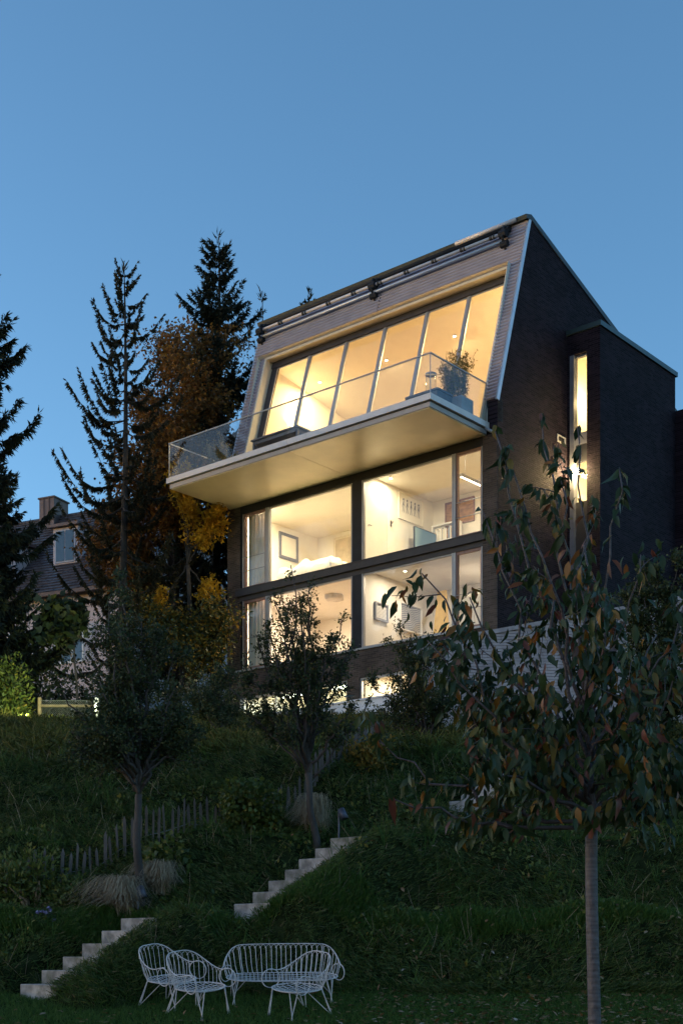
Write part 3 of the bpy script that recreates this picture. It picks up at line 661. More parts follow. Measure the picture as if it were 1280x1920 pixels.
# bed with rumpled linen
t = thing('bed', 'unmade bed with cream linen close to the upper left window', 'bed', hp(-8.3, 1.35, 13.06), PHI)
MB().box(-1.4, 1.1, -.8, 1.0, .08, .5).build('bed_frame', M['white'], t)
n = 26; gx_, gy_ = np.meshgrid(np.linspace(-1.42, 1.12, n), np.linspace(-.84, 1.02, n)); gz_ = .68+.12*vnoise(gx_, gy_, 3.2, 4)+.10*vnoise(gx_, gy_, 6.1, 5)+.15*np.exp(-((gx_-.1)**2+(gy_-.3)**2)/.5)
edge = np.minimum(np.minimum(gx_+1.42, 1.12-gx_), np.minimum(gy_+.84, 1.02-gy_)); gz_ = np.where(edge < .01, .3, gz_)
ii = np.arange(n*n).reshape(n, n)
link_mesh('duvet', np_mesh('duvet', np.stack([gx_, gy_, gz_], -1).reshape(-1, 3), np.stack([ii[:-1, :-1], ii[:-1, 1:], ii[1:, 1:], ii[1:, :-1]], -1).reshape(-1, 4), True), t, M['linen'])
t = thing('doorway', 'beige open doorway in the back wall of the upper left room', 'doorway', hp(-9.7, 4.48, 13.06), PHI)
MB().box(-.72, -.64, -.04, 0, 0, 2.82).box(.64, .72, -.04, 0, 0, 2.82).box(-.64, .64, -.04, 0, 2.74, 2.82).build('door_frame', M['linen'], t); MB().box(-.64, .64, -.02, 0, 0, 2.74).build('leaf', plain('beige_door', (.55, .47, .36), .7), t)
def curtain(x0, x1, y, z0, z1, label):
    t = thing('curtain', label, 'curtain', hp((x0+x1)/2, y, z0), PHI, 'curtains in the left windows')
    n_ = 60; xs_ = np.linspace(-(x1-x0)/2, (x1-x0)/2, n_); yy = .05*np.sin(xs_*38)+.02*np.sin(xs_*13)
    Vv = np.concatenate([np.stack([xs_, yy, np.zeros(n_)], 1), np.stack([xs_, yy*.8, np.full(n_, z1-z0)], 1)]); i_ = np.arange(n_-1)
    link_mesh('fabric', np_mesh('fabric', Vv, np.stack([i_, i_+1, i_+n_+1, i_+n_], 1), True), t, M['curtain'])
    MB().tube([(-(x1-x0)/2, 0, z1-z0+.02), ((x1-x0)/2, 0, z1-z0+.02)], .012, 6).build('rail', M['alu'], t)
curtain(-10.95, -10.05, .35, 13.1, 15.95, 'white folded curtain in the upper left narrow window')
curtain(-10.95, -10.0, .35, 10.25, 12.78, 'white folded curtain in the lower left narrow window')
t = thing('ochre_panel', 'ochre standing panel behind the right mullion on the middle floor', 'panel', hp(-4.35, 3.0, 10.21), PHI)
MB().hexa([(-.42, -.02, 0), (.38, -.02, 0), (.38, .04, 0), (-.42, .04, 0), (-.12, -.02, 2.35), (.24, -.02, 2.35), (.24, .04, 2.35), (-.12, .04, 2.35)]).build('panel_board', M['ochre'], t); MB().box(-.45, .42, -.08, .1, 0, .04).build('foot', M['wood_frame'], t)
t = thing('white_cabinet', 'white framed cabinet behind the lower right narrow window', 'cabinet', hp(-2.5, 2.4, 10.21), PHI)
MB().box(-.5, .5, -.02, .2, 0, 1.85).build('carcass', M['white'], t); MB().box(-.46, -.01, -.045, -.021, .05, 1.8).build('door', M['door_white'], t); MB().box(.01, .46, -.045, -.021, .05, 1.8).build('door', M['door_white'], t)

# ---------------------------------------------------------------- things on the balcony
t = thing('outdoor_table', 'dark grey outdoor table on the left half of the balcony', 'table', hp(-7.3, -1.75, 16.47), PHI)
MB().box(-1.05, 1.05, -.45, .45, .70, .75).build('tabletop', M['outdoor_dark'], t)
for a, b_ in ((-1, -.4), (.93, -.4), (-1, .33), (.93, .33)): MB().box(a, a+.07, b_, b_+.07, 0, .7).build('leg', M['outdoor_dark'], t)
MB().box(-.95, .95, -.40, .40, .58, .70).build('apron', M['outdoor_dark'], t)
def garden_chair(x, y, rz, label):
    t = thing('outdoor_chair', label, 'chair', hp(x, y, 16.47), PHI+rz, 'chairs at the balcony table')
    MB().box(-.24, .24, -.24, .24, .42, .45).build('seat', M['mesh_fabric'], t)
    MB().hexa([(-.23, .22, .45), (.23, .22, .45), (.23, .25, .45), (-.23, .25, .45), (-.23, .32, .98), (.23, .32, .98), (.23, .35, .98), (-.23, .35, .98)]).build('backrest', M['mesh_fabric'], t)
    MB().tube([(-.25, .23, .42), (-.25, .345, 1.0), (.25, .345, 1.0), (.25, .23, .42)], .018, 5).build('back_frame', M['outdoor_dark'], t)
    for a, b_ in ((-.23, -.23), (.23, -.23), (-.23, .23), (.23, .23)): MB().tube([(a, b_, 0), (a, b_, .42)], .016, 5).build('leg', M['outdoor_dark'], t)
garden_chair(-7.75, -1.05, 0, 'outdoor mesh chair at the left end of the balcony table')
garden_chair(-6.85, -1.05, 0, 'outdoor mesh chair behind the middle of the balcony table')
t = thing('storage_box', 'dark blue grey cushion box near the balcony corner', 'box', hp(-1.55, -1.6, 16.47), PHI)
bevel(MB().box(-.45, .75, -.4, .35, 0, .52).build('body', M['outdoor_dark'], t), .02); MB().box(-.47, .77, -.42, .37, .522, .58).build('lid', M['outdoor_dark'], t)
t = thing('lantern', 'tall glass cylinder lantern behind the balcony corner', 'lantern', hp(-1.12, -1.9, 16.47), PHI)
MB().lathe([(.17, 0), (.17, .06)], n=20).build('base', M['alu'], t); MB().lathe([(.16, .061), (.16, 1.05)], n=20).build('glass_tube', M['rail_glass'], t, True); MB().lathe([(.17, 1.051), (.17, 1.10)], n=20).build('rim', M['alu'], t)
MB().lathe([(.05, .061), (.05, .35)], n=10).build('candle', M['white'], t)
def balcony_plant(x, y, h, w, label, n, box=(.5, .32, .5)):
    t = thing('planter', 'grey box planter under '+label, 'planter', hp(x, y, 16.47), PHI)
    bx, by, bz = box
    b = MB().box(-bx, bx, -by, by, 0, bz); bevel(b.build('box', M['planter_grey'], t), .015); MB().box(-bx+.04, bx-.04, -by+.04, by-.04, bz-.0+.001, bz+.02).build('earth', M['soil'], t)
    p = thing('bamboo_plant', label, 'plant', hp(x, y, 16.47+bz), PHI)
    mb = MB(); O = []; D = []
    for k in range(46):
        a = rng.uniform(-bx*.8, bx*.8); c = rng.uniform(-by*.8, by*.8); hh = h*rng.uniform(.55, 1.05); lean = rng.normal(size=2)*w*.45
        tt = np.linspace(0, 1, 7); path = np.stack([a+lean[0]*tt**2, c+lean[1]*tt**2, hh*tt], 1); mb.tube(path, .007, 4)
        q = rng.uniform(.2, 1, n//46); pp = np.stack([a+lean[0]*q**2, c+lean[1]*q**2, hh*q], 1); O.append(pp+rng.normal(size=pp.shape)*.035); D.append(rnd(len(pp))+np.array([lean[0], lean[1], .0])*.8+np.array([0, 0, -.15]))
    mb.build('stems', M['post_wood'], p); O = np.concatenate(O); D = np.concatenate(D)
    f = link_mesh('leaves', scatter('leaves', KITE_V, KITE_F, O, D, rnd(len(O)), rng.uniform(.07, .15, len(O)), rng.uniform(.05, .07, len(O))), p, M['leaf_bamboo'])
    f['kind'] = 'stuff'
balcony_plant(-.95, -.95, 1.35, .55, 'leafy bamboo at the right end of the balcony', 2600)
balcony_plant(-10.7, -1.3, 1.15, .55, 'leafy bamboo at the left end of the balcony', 2000, (.45, .3, .42))

# ---------------------------------------------------------------- terrace parapet and garden wall
t = thing('terrace_parapet', 'low white parapet wall in front of the basement windows', 'wall', hp(0, 0, 0), PHI)
for a, b in zip(np.linspace(-13.5, -.5, 8)[:-1], np.linspace(-13.5, -.5, 8)[1:]):
    MB().box(a+.006, b-.006, -3.72, -3.5, 6.3, 7.62).build('panel', M['white_wall'], t)
MB().box(-13.55, -.45, -3.76, -3.46, 7.622, 7.67).build('wall_cap', M['white_wall'], t)
# long pale wall of thin courses at right; real courses with recessed joints
gw = thing('garden_wall', 'long pale garden wall of thin horizontal courses right of the house', 'wall')
A = np.array([1.6, 33.0]); B = np.array([13.5, 33.6]); dw = (B-A)/np.linalg.norm(B-A); nw = np.array([dw[1], -dw[0]])
cm = MB(); core = MB()
def wq(mb, a0, a1, d0, d1, z0, z1, za1=None, zb1=None):
    za1 = z1 if za1 is None else za1; zb1 = z1 if zb1 is None else zb1
    P = [(*(A+dw*a0+nw*d1), z0), (*(A+dw*a1+nw*d1), z0), (*(A+dw*a1+nw*d0), z0), (*(A+dw*a0+nw*d0), z0), (*(A+dw*a0+nw*d1), za1), (*(A+dw*a1+nw*d1), zb1), (*(A+dw*a1+nw*d0), zb1), (*(A+dw*a0+nw*d0), za1)]
    mb.hexa(P)
Lw = np.linalg.norm(B-A); zl = lambda s: 7.35+.19*s
for k in range(60):
    z0 = 4.6+.072*k; off = (k % 2)*.3
    s0 = max(0, (z0+.062-zl(0))/.19)
    s = s0
    while s < Lw:
        e = min(Lw, s+random.uniform(.7, 1.1) if s > s0 else s+.5+off)
        wq(cm, s, e-.008, 0, .03+random.uniform(0, .006), z0, z0+.062); s = e
    wq(core, s0, Lw, -.25, -.002, z0, z0+.072) if s0 < Lw else None
wc = MB(); wc.hexa([(*(A+dw*a_+nw*d_), zl(a_)+z_) for z_ in (-.05, .05) for a_, d_ in ((-.05, .07), (Lw, .07), (Lw, -.3), (-.05, -.3))]); wc.build('wall_cap', M['plank_wall'], gw)
o = cm.build('course', M['plank_wall'], gw); o['kind'] = 'stuff'; core.build('wall_core', M['concrete'], gw)
# brown slatted screen beyond the wall
t = thing('slat_fence', 'brown slatted timber screen above the pale garden wall', 'fence', (6.35, 36.5, 7.6), -.15)
for k in range(9): MB().box(-.9, 1.0, 0, .04, .1+.13*k, .1+.13*k+.11).build('slat', M['wood_frame'], t)
for x in (-.88, .92): MB().box(x, x+.08, .041, .12, -.6, 1.35).build('post', M['wood_frame'], t)

# ---------------------------------------------------------------- neighbour's house
NC = np.array([-9.44, 61.7]); NA = math.atan2(-2, 4.2)
n1 = np.array([math.cos(NA), math.sin(NA)]); n2 = np.array([-math.sin(NA), math.cos(NA)])
nb = thing('neighbour_house', 'pale rendered older house with dark tiled roof behind the trees', 'house', (NC[0], NC[1], 0), NA)
NL, ND, EZ, RZ = 17., 10., 16.75, 21.9
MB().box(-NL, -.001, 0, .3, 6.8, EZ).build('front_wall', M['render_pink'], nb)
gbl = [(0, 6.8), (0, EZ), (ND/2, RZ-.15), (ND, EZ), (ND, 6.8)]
MB().prism(gbl, 'x', -.3, 0).build('gable_wall', M['render_shaded'], nb)
MB().prism(gbl, 'x', -NL, -NL+.3).build('gable_wall', M['render_shaded'], nb)
MB().box(-NL+.3, -.3, ND-.3, ND, 6.8, EZ).build('rear_wall', M['render_shaded'], nb)
# roof of stepped tile courses
def rooftiles(mb, flip):
    y0, z0, y1, z1 = -.45, EZ-.35, ND/2, RZ
    Ls = math.hypot(y1-y0, z1-z0); n = 30; dy, dz = (y1-y0)/n, (z1-z0)/n; ny_, nz_ = -(z1-z0)/Ls, (y1-y0)/Ls
    f = (lambda y: ND-y) if flip else (lambda y: y)
    for k in range(n):
        ya, za = y0+dy*k, z0+dz*k; x = -NL-.2+(.15 if k % 2 else 0)
        if flip:
            mb.hexa([(-NL-.2, f(ya), za), (.2, f(ya), za), (.2, f(ya+dy*1.05), za+dz*1.05), (-NL-.2, f(ya+dy*1.05), za+dz*1.05), (-NL-.2, f(ya+ny_*.05), za+nz_*.05), (.2, f(ya+ny_*.05), za+nz_*.05), (.2, f(ya+dy*1.05+ny_*.01), za+dz*1.05+.01), (-NL-.2, f(ya+dy*1.05+ny_*.01), za+dz*1.05+.01)]); continue
        while x < .2:
            e = min(.2, x+.30); l = random.uniform(.045, .07)
            mb.hexa([(x, ya, za), (e-.012, ya, za), (e-.012, ya+dy*1.05, za+dz*1.05), (x, ya+dy*1.05, za+dz*1.05), (x, ya+ny_*l, za+nz_*l), (e-.012, ya+ny_*l, za+nz_*l), (e-.012, ya+dy*1.05+ny_*.01, za+dz*1.05+.01), (x, ya+dy*1.05+ny_*.01, za+dz*1.05+.01)]); x = e
rf = MB(); rooftiles(rf, False); rooftiles(rf, True); o = rf.build('roof_tiles', M['tile'], nb); o['kind'] = 'stuff'
MB().tube([(-NL-.2, ND/2, RZ+.02), (.2, ND/2, RZ+.02)], .12, 8).build('ridge', M['tile'], nb)
MB().box(-NL-.2, .2, -.58, -.44, EZ-.42, EZ-.26).build('gutter', M['gutter'], nb)
MB().tube([(-.35, -.5, EZ-.4), (-.35, -.08, EZ-.8), (-.35, -.08, 7)], .05, 6).build('downpipe', M['gutter'], nb)
ch = MB().box(-8.25, -7.35, ND/2-.6, ND/2+.55, 20.6, 22.75).build('chimney', M['chimney'], nb)
MB().box(-8.31, -7.29, ND/2-.66, ND/2+.61, 22.751, 22.82).build('chimney_cap', M['gutter'], ch)
for q in (-7.98, -7.66): MB().box(q, q+.02, ND/2-.63, ND/2-.601, 20.7, 22.75).build('seam', M['gutter'], ch)
def dormer(x0, x1, zb, zt):
    yf = (zb-(EZ-.35))/((RZ-EZ+.35)/(ND/2+.45))-.45
    d = MB().box(x0, x1, yf-.05, yf+2.6, zb-.2, zt).build('dormer', M['render_pink'], nb)
    MB().hexa([(x0-.15, yf-.3, zt+.001), (x1+.15, yf-.3, zt+.001), (x1+.15, yf+3, zt+.25), (x0-.15, yf+3, zt+.25), (x0-.15, yf-.3, zt+.14), (x1+.15, yf-.3, zt+.14), (x1+.15, yf+3, zt+.4), (x0-.15, yf+3, zt+.4)]).build('dormer_roof', M['chimney'], d)
    MB().box(x0+.12, x1-.12, yf-.10, yf-.051, zb+.05, zt-.1).build('dormer_window', M['shutter'], d)
    m_ = (x0+x1)/2
    for a, b in ((x0+.2, m_-.03), (m_+.03, x1-.2)): MB().box(a, b, yf-.12, yf-.101, zb+.12, zt-.18).build('pane', M['dark_glass'], d)
dormer(-5.15, -3.75, 18.35, 20.05); dormer(-8.45, -6.9, 17.75, 19.45)
for x in (-6.0, -3.0, -9.5):
    for z in (13.3, 9.8):
        w = MB().box(x-.65, x+.65, -.06, -.001, z, z+1.7).build('window', M['white'], nb)
        for a in (-.56, .05): MB().box(x+a, x+a+.5, -.07, -.061, z+.1, z+1.6).build('pane', M['dark_glass'], w)
        for a in (-1.25, .68): MB().box(x+a, x+a+.57, -.05, -.002, z, z+1.7).build('shutter', M['shutter'], w)
for y, z in ((6.6, 15.0), (3.2, 15.6), (6.6, 11.3)):
    w = MB().box(.001, .05, y-.55, y+.55, z, z+1.6).build('window', M['shutter'], nb)
    for a in (-.48, .03): MB().box(.051, .065, y+a, y+a+.45, z+.1, z+1.5).build('shutter', M['blue_grey'], w)

# ---------------------------------------------------------------- steps
def flight(p0, z0, n, label, mat='concrete'):
    t = thing('garden_steps', label, 'steps', (p0[0], p0[1], z0-RISE), PHI, 'garden step flights')
    for k in range(n):
        w = SW+random.uniform(-.03, .03)
        o = MB().box(random.uniform(-.02, .02), w, k*RUN, k*RUN+RUN+.06, (k-1)*RISE, (k+1)*RISE).build('step', M[mat], t); bevel(o, .008)
flight(*FLIGHTS[0], 'lowest flight of pale concrete steps at the left lawn edge')
flight(*FLIGHTS[1], 'middle flight of pale concrete steps leading to the leaning tree')
flight(*FLIGHTS[2], 'upper flight of rough steps half hidden behind the cherry branches', 'stone')

# ---------------------------------------------------------------- conifers
def conifer(name, label, x, y, z0, z1, r, Rmax, seed, zlow=.2, step=.5, per=5, droop=.35, upturn=.5, tw=.45, dens=9., wfac=.085, mat='needle', gap=.0, shape=.85, twigs=3):
    global rng
    rng = np.random.default_rng(seed); H = z1-z0
    root = thing(name, label, 'tree', (x, y, z0), 0, 'conifers behind the garden')
    mb = MB()
    hs = np.linspace(0, 1, 14); wob = np.stack([.12*np.sin(hs*5+seed), .12*np.cos(hs*4+seed), hs*0], 1)
    mb.tube(np.stack([hs*0, hs*0, hs*H], 1)+wob*.6, r*(1-hs)**.9+.012, 8)
    O, D, NN, S, W = [], [], [], [], []
    z = H*zlow
    while z < H*.985:
        h = z/H; Lm = Rmax*(1-h)**shape*(min(1, .75+h*1.5))*(.82+.25*math.sin(z*2.3+seed))+.15
        for k in range(per):
            if rng.random() < gap: continue
            a = rng.uniform(0, 2*math.pi); L_ = Lm*rng.choice([rng.uniform(.35, .7), rng.uniform(.75, 1.15)]); n_ = max(4, int(L_/.35))
            t = np.linspace(0, 1, n_+1); el = .12*h
            px = np.stack([np.cos(a+.25*np.sin(t*2))*L_*t, np.sin(a+.25*np.sin(t*2))*L_*t, L_*(el*t-droop*np.sin(t*math.pi*.75)*(1-h*.7)+upturn*t**2.4*.6)], 1)
            px[:, 2] += z; px += rng.normal(size=px.shape)*.02*L_**.5; px[0, :2] *= 0
            mb.tube(px, np.linspace(max(.012, .028*L_**.7*(.6)), .008, n_+1), 4, cap=False)
            m = max(3, int(L_*dens)); q = rng.uniform(.12, 1, m)**.8; f = q*n_; i = np.minimum(f.astype(int), n_-1); P = px[i]+(px[i+1]-px[i])*(f-i)[:, None]
            bd = unit(px[i+1]-px[i]); side = np.cross(bd, [0, 0, 1.])
            for c in range(twigs):
                sg = rng.choice([-1, 1], m)[:, None]*rng.uniform(.1, 1., m)[:, None]
                dd = bd*rng.uniform(.25, .9, m)[:, None]+side*sg*.9+np.array([0, 0, -1.])*rng.uniform(.05, 1.25, m)[:, None]*(droop*1.9+.12)
                O.append(P); D.append(dd); NN.append(rnd(m)); S.append(tw*rng.uniform(.45, 1.15, m)*(1-.45*q)*min(1, .5+L_*.25)); W.append(np.full(m, wfac)*rng.uniform(.7, 1.5, m))
            # tip tuft
            O.append(np.repeat(px[-1:], 4, 0)); D.append(bd[-1:]*1.5+rnd(4)*.8); NN.append(rnd(4)); S.append(np.full(4, tw*.5)); W.append(np.full(4, wfac))
        z += step*rng.uniform(.7, 1.3)*(1.05-.45*h)
    O.append(np.repeat(np.array([[0, 0, H]]), 10, 0)-np.array([[0, 0, .5]])*rng.random((10, 1))); D.append(rnd(10)*.8+np.array([0, 0, 1.])); NN.append(rnd(10)); S.append(np.full(10, .4)); W.append(np.full(10, wfac))
    mb.build('trunk', M['bark_dark'], root)
    O, D, NN, S, W = map(np.concatenate, (O, D, NN, S, W))
    # every twig: a strip plus short needles tufts along it
    f = link_mesh('crown', scatter('crown', KITE_V*np.array([1, 1.9, 1]), KITE_F, O, D, NN, S, W), root, M[mat]); f['kind'] = 'stuff'
    return root
def PX(px, Y): return (px-640)/2611*Y
def PZ_(py, Y): return (1795-py)/2611*Y
conifer('spruce_tree', 'massive dark spruce cut off by the left edge of the photo', PX(-75, 44), 44, 7., PZ_(395, 44), .28, 3.9, 11, .04, .42, 10, .55, .4, .55, 24, .06, shape=.62, twigs=6, gap=.05)
conifer('spruce_tree', 'shorter dense spruce filling the left edge in front of the neighbour dormer', PX(4, 46), 46, 7., PZ_(880, 46), .16, 2.3, 17, .03, .34, 9, .6, .35, .42, 24, .055, shape=.7, twigs=6)
conifer('larch_tree', 'thin open conifer with long upswept branches left of the autumn tree', PX(232, 50), 50, 7., PZ_(490, 50), .19, 4.5, 23, .12, .52, 5, .50, 1.0, .33, 34, .05, 'needle_brown', .12, .68, 5)
conifer('spruce_tree', 'tall dense spruce rising behind the balcony corner', PX(408, 55), 55, 7., PZ_(443, 55), .27, 4.4, 35, .22, .46, 8, .42, .6, .48, 22, .055, shape=.66, twigs=5, gap=.08)
conifer('spruce_tree', 'thin straggly spruce between the dense spruce and the house gable', PX(489, 58), 58, 7., PZ_(545, 58), .13, 1.9, 41, .35, .7, 3, .35, .5, .38, 14, .05, gap=.25, twigs=4)
conifer('spruce_tree', 'small spruce top peeping over the house ridge', PX(580, 78), 78, 12., PZ_(543, 78), .2, 4.5, 43, .3, .8, 5, .2, .6, .55, 12, .10, shape=.8)

# ---------------------------------------------------------------- broadleaf trees
def broadleaf(name, label, base, crotch, ends, mats, leaf, per=8, spread=.1, size=.055, nsub=7, sublen=.55, seed=1, r=.06, tmpl=(KITE_V, KITE_F), bark='bark', group=None, hang=.1, trunk_path=None, subsub=3, upb=.04, wob=.13, tleaf=.3):
    """ends: list of limb end points (world); twigs and leaves grow off each limb"""
    global rng
    rng = np.random.default_rng(seed)
    root = thing(name, label, 'tree', tuple(base), 0, group)
    T = Tree((0, 0, 0)); b = np.array(base); c = np.array(crotch)-b
    k = 9; t = np.linspace(0, 1, k)[:, None]; tp = c*t+np.stack([.03*np.sin(t[:, 0]*6+seed), .03*np.cos(t[:, 0]*5), 0*t[:, 0]], 1)*t*(1-t)*4
    tp[0, 2] -= .25
    T.mb.tube(tp, np.linspace(r*1.15, r*.85, k)*(1+.5*np.exp(-t[:, 0]*14)), 10)
    for e in ends:
        e = np.array(e)-b; L_ = np.linalg.norm(e-c)
        lead_ = np.array([0, 0, max(0, e[2]-c[2])*rng.uniform(0, .5)])+(e-c)*np.array([.12, .12, 0])*rng.random()
        if lead_[2] > .15: T.to(c, c+lead_, r*.45, r*.3, k=4, wob=.02)
        path = T.to(c+lead_+rng.normal(size=3)*r*.2-np.array([0, 0, rng.uniform(0, .10)]), e, r*rng.uniform(.35, .55), .008, sag=rng.uniform(-.06, .03), k=9, wob=.06)
        for j in range(nsub):
            q = rng.uniform(tleaf, 1); f = q*9; i = min(8, int(f)); p = path[i]+(path[i+1]-path[i])*(f-i); d0 = unit(path[i+1]-path[i])
            d = d0*.6+rnd(1)[0]*.8+np.array([0, 0, .25]); l = sublen*rng.uniform(.4, 1.1)*(1.15-.5*q)
            pp, dd = T.limb(p, d, l, .008+.006*(1-q), .003, k=5, wob=wob, up=upb, leaf_from=.15, sides=4)
            for g in range(subsub):
                u = rng.integers(1, 6); T.limb(pp[u], unit(pp[u]-pp[u-1])+rnd(1)[0]*.9, l*rng.uniform(.3, .65), .005, .002, k=4, wob=wob, up=upb, leaf_from=.2, sides=3)
    T.mb.build('trunk', M[bark], root, True)
    if isinstance(mats, str): mats = [mats]
    P = np.array(T.pts); Dn = np.array(T.dirs)
    for i, mname in enumerate(mats):
        T.pts = P[i::len(mats)]; T.dirs = Dn[i::len(mats)]
        f = foliage_from(T, per, spread, size, M[mname], tmpl, hang, 'crown', root, 'stuff')
    return root, P, Dn
def blob_ends(c, rx, ry, rz, n, seed, zmin=-1.):
    g = np.random.default_rng(seed); out = []
    while len(out) < n:
        v = g.normal(size=3); v /= np.linalg.norm(v)
        if v[2] < zmin: continue
        s = g.uniform(.6, 1.0); out.append((c[0]+v[0]*rx*s, c[1]+v[1]*ry*s, c[2]+v[2]*rz*s))
    return out
def W3(px, py, Y): return np.array([PX(px, Y), Y, PZ_(py, Y)])
# autumn tree with several stems beside the house
Y = 53.
ends = [W3(a, b_, Y+d) for a, b_, d in ((205, 1010, .5), (180, 1050, 1), (215, 950, 1), (240, 1080, .5), (250, 880, 0), (285, 760, 1), (330, 660, 0), (365, 720, -1), (395, 800, 1), (300, 640, 1.5), (430, 640, 1.), (350, 900, -1.5), (250, 760, 2), (310, 850, -2), (380, 640, 2), (440, 760, 2))]
broadleaf('autumn_tree', 'many stemmed tree with brown autumn leaves left of the house', (PX(330, Y), Y, 7.), W3(330, 1160, Y), ends, 'leaf_maple', .2, 8, .24, .17, 15, 1.5, 5, .17, bark='bark_dark', subsub=4, hang=.3)
ends = [W3(a, b_, 49.6) for a, b_ in ((360, 960), (378, 1010), (340, 925), (395, 990), (355, 890), (418, 975), (330, 905), (300, 1130), (400, 1120))]
broadleaf('golden_tree', 'slender tree with a bright golden leaf cluster under the balcony corner', (PX(372, 49.6), 49.6, 7.), W3(352, 1060, 49.6), ends, 'leaf_gold', .2, 6, .13, .15, 6, .55, 8, .08, bark='bark_dark', tleaf=.7)
ends = [W3(a, b_, 48.6) for a, b_ in ((255, 1130), (300, 1165), (340, 1150), (375, 1150), (410, 1140), (425, 1170), (350, 1200), (400, 1230))]
broadleaf('yellow_shrub', 'yellowing shrub below the golden tree beside the house wall', (PX(340, 48.6), 48.6, 7.), W3(340, 1300, 48.6), ends, ['leaf_yellow', 'leaf_dark'], .2, 7, .2, .14, 10, .8, 9, .05, bark='bark_dark')
# fruit trees in the garden
def fruit(label, px, pyb, pyc, Y, crown, seed, n=16, r=.05, per=8, lean=0, **k):
    pb = W3(px, pyb, Y); pb[2] = gz(pb[0], Y); pc = W3(px+lean, pyc, Y)
    c = W3(crown[0], crown[1], Y); rx = crown[2]/2611*Y; rz = crown[3]/2611*Y
    ends = blob_ends(c, rx, rx*.9, rz, n, seed, -.75)+[tuple(W3(a, b_, Y+d)) for a, b_, d in k.pop('extra', [])]
    return broadleaf('fruit_tree', label, pb, pc, ends, 'leaf_apple', .06, per, seed=seed, r=r, group='young fruit trees on the slope', **k)
fruit('dense young fruit tree at left with a bare dark trunk beside the pampas grass', 262, 1712, 1490, 18.75, (240, 1350, 125, 130), 51, 17, .055, 6, -2, extra=[(205, 1130, 0), (225, 1090, .3), (190, 1190, -.2), (265, 1160, .2), (300, 1190, 0), (120, 1300, 0), (370, 1380, 0), (330, 1230, .3), (130, 1390, -.3), (225, 1180, -.4)], nsub=9, sublen=.42, size=.05, spread=.045)
fruit('young fruit tree with upright shoots in front of the lower left windows', 594, 1565, 1450, 20.3, (560, 1330, 120, 80), 52, 8, .05, 3, -18, extra=[(545, 1060, 0), (560, 1110, .2), (505, 1180, 0), (580, 1100, -.2), (480, 1190, .3), (640, 1160, 0), (530, 1130, .3), (520, 1240, -.2), (610, 1240, .2), (430, 1290, 0), (700, 1300, 0), (460, 1250, .3), (655, 1230, 0), (515, 1130, -.3), (545, 1150, .4), (570, 1170, -.4), (590, 1135, .2), (625, 1195, -.3), (500, 1215, .4), (570, 1230, 0), (640, 1260, .3)], nsub=11, sublen=.27, size=.048, spread=.035)
fruit('bushy young fruit tree in front of the basement windows right of the pier', 795, 1440, 1390, 26.5, (785, 1300, 75, 70), 53, 13, .045, 6, 0, extra=[(750, 1190, 0), (745, 1215, .2), (790, 1210, -.2), (830, 1200, 0), (700, 1290, .2), (860, 1290, 0)], nsub=8, sublen=.5, size=.055, spread=.045)
fruit('young fruit tree with silvery upright shoots at the right edge behind the cherry', 1235, 1420, 1370, 27., (1235, 1290, 70, 110), 54, 14, .04, 8, 0, extra=[(1205, 1040, 0), (1190, 1090, .2), (1230, 1060, .1), (1270, 1050, 0), (1175, 1130, 0), (1250, 1120, 0)], nsub=9, sublen=.6, size=.075, spread=.05)
fruit('small shrubby fruit tree with silvery shoots at the left house corner', 410, 1400, 1375, 30., (400, 1330, 70, 45), 55, 7, .03, 5, 0, extra=[(412, 1262, 0), (395, 1290, 0), (430, 1280, 0), (365, 1310, 0)], nsub=7, sublen=.45, size=.06, spread=.05)

# ---------------------------------------------------------------- the cherry tree in front: large hanging leaves, the nearest ones single parts
rng = np.random.default_rng(99)
Y = 10.5; bx = PX(1112, Y)
cherry = thing('cherry_tree', 'young cherry tree with large drooping leaves in the right foreground', 'tree', (bx, Y, float(gz(bx, Y))), 0)
cb = np.array([bx, Y, float(gz(bx, Y))]); T = Tree(cb)
cr = W3(1110, 1548, Y)-cb
tz = np.linspace(-.2, cr[2], 22); rad = .051-.006*np.linspace(0, 1, 22)+rng.normal(size=22)*.0007
T.mb.tube(np.stack([.012*np.sin(tz*2.1), .010*np.cos(tz*1.7), tz], 1)+np.linspace(0, 1, 22)[:, None]*np.array([cr[0], cr[1], 0]), rad, 14)
lead = T.to(cr, W3(1098, 1180, Y+.1)-cb, .036, .016, k=10, wob=.02, sides=9)
limbs = [  # start fraction on the leader, end pixel, depth offset, sag
 (0., 735, 1497, -.35, -.05), (0., 700, 1380, .2, -.08), (.02, 850, 1330, .45, -.05), (.05, 800, 1200, -.3, -.06), (.1, 790, 1075, .1, -.10),
 (.2, 880, 1120, -.5, -.05), (.25, 905, 960, .2, -.06), (.4, 925, 800, -.1, -.05), (.45, 1015, 775, .1, -.02), (.5, 960, 880, -.5, -.03),
 (.55, 1082, 800, .15, .01), (.6, 1050, 900, -.4, 0.), (.5, 1160, 880, -.1, -.03), (.45, 1110, 930, .5, 0), (.3, 1200, 1040, -.35, -.04),
 (.25, 1150, 1120, .5, -.04), (.15, 1285, 1120, .1, -.06), (.1, 1290, 1240, -.4, -.06), (.05, 1330, 1330, .4, -.06), (0., 1340, 1400, -.2, -.06), (0., 1330, 1440, .3, -.07),
 (.1, 990, 1260, -.75, -.04), (.15, 1180, 1280, -.8, -.04), (.05, 900, 1400, -.7, -.06), (.0, 1220, 1440, -.7, -.06), (.3, 1010, 1090, .5, -.03), (.35, 1090, 1060, -.65, 0.), (.2, 860, 1245, .6, -.06), (.12, 960, 1330, .7, -.05), (.15, 1230, 1190, .6, -.05)]
nd = []
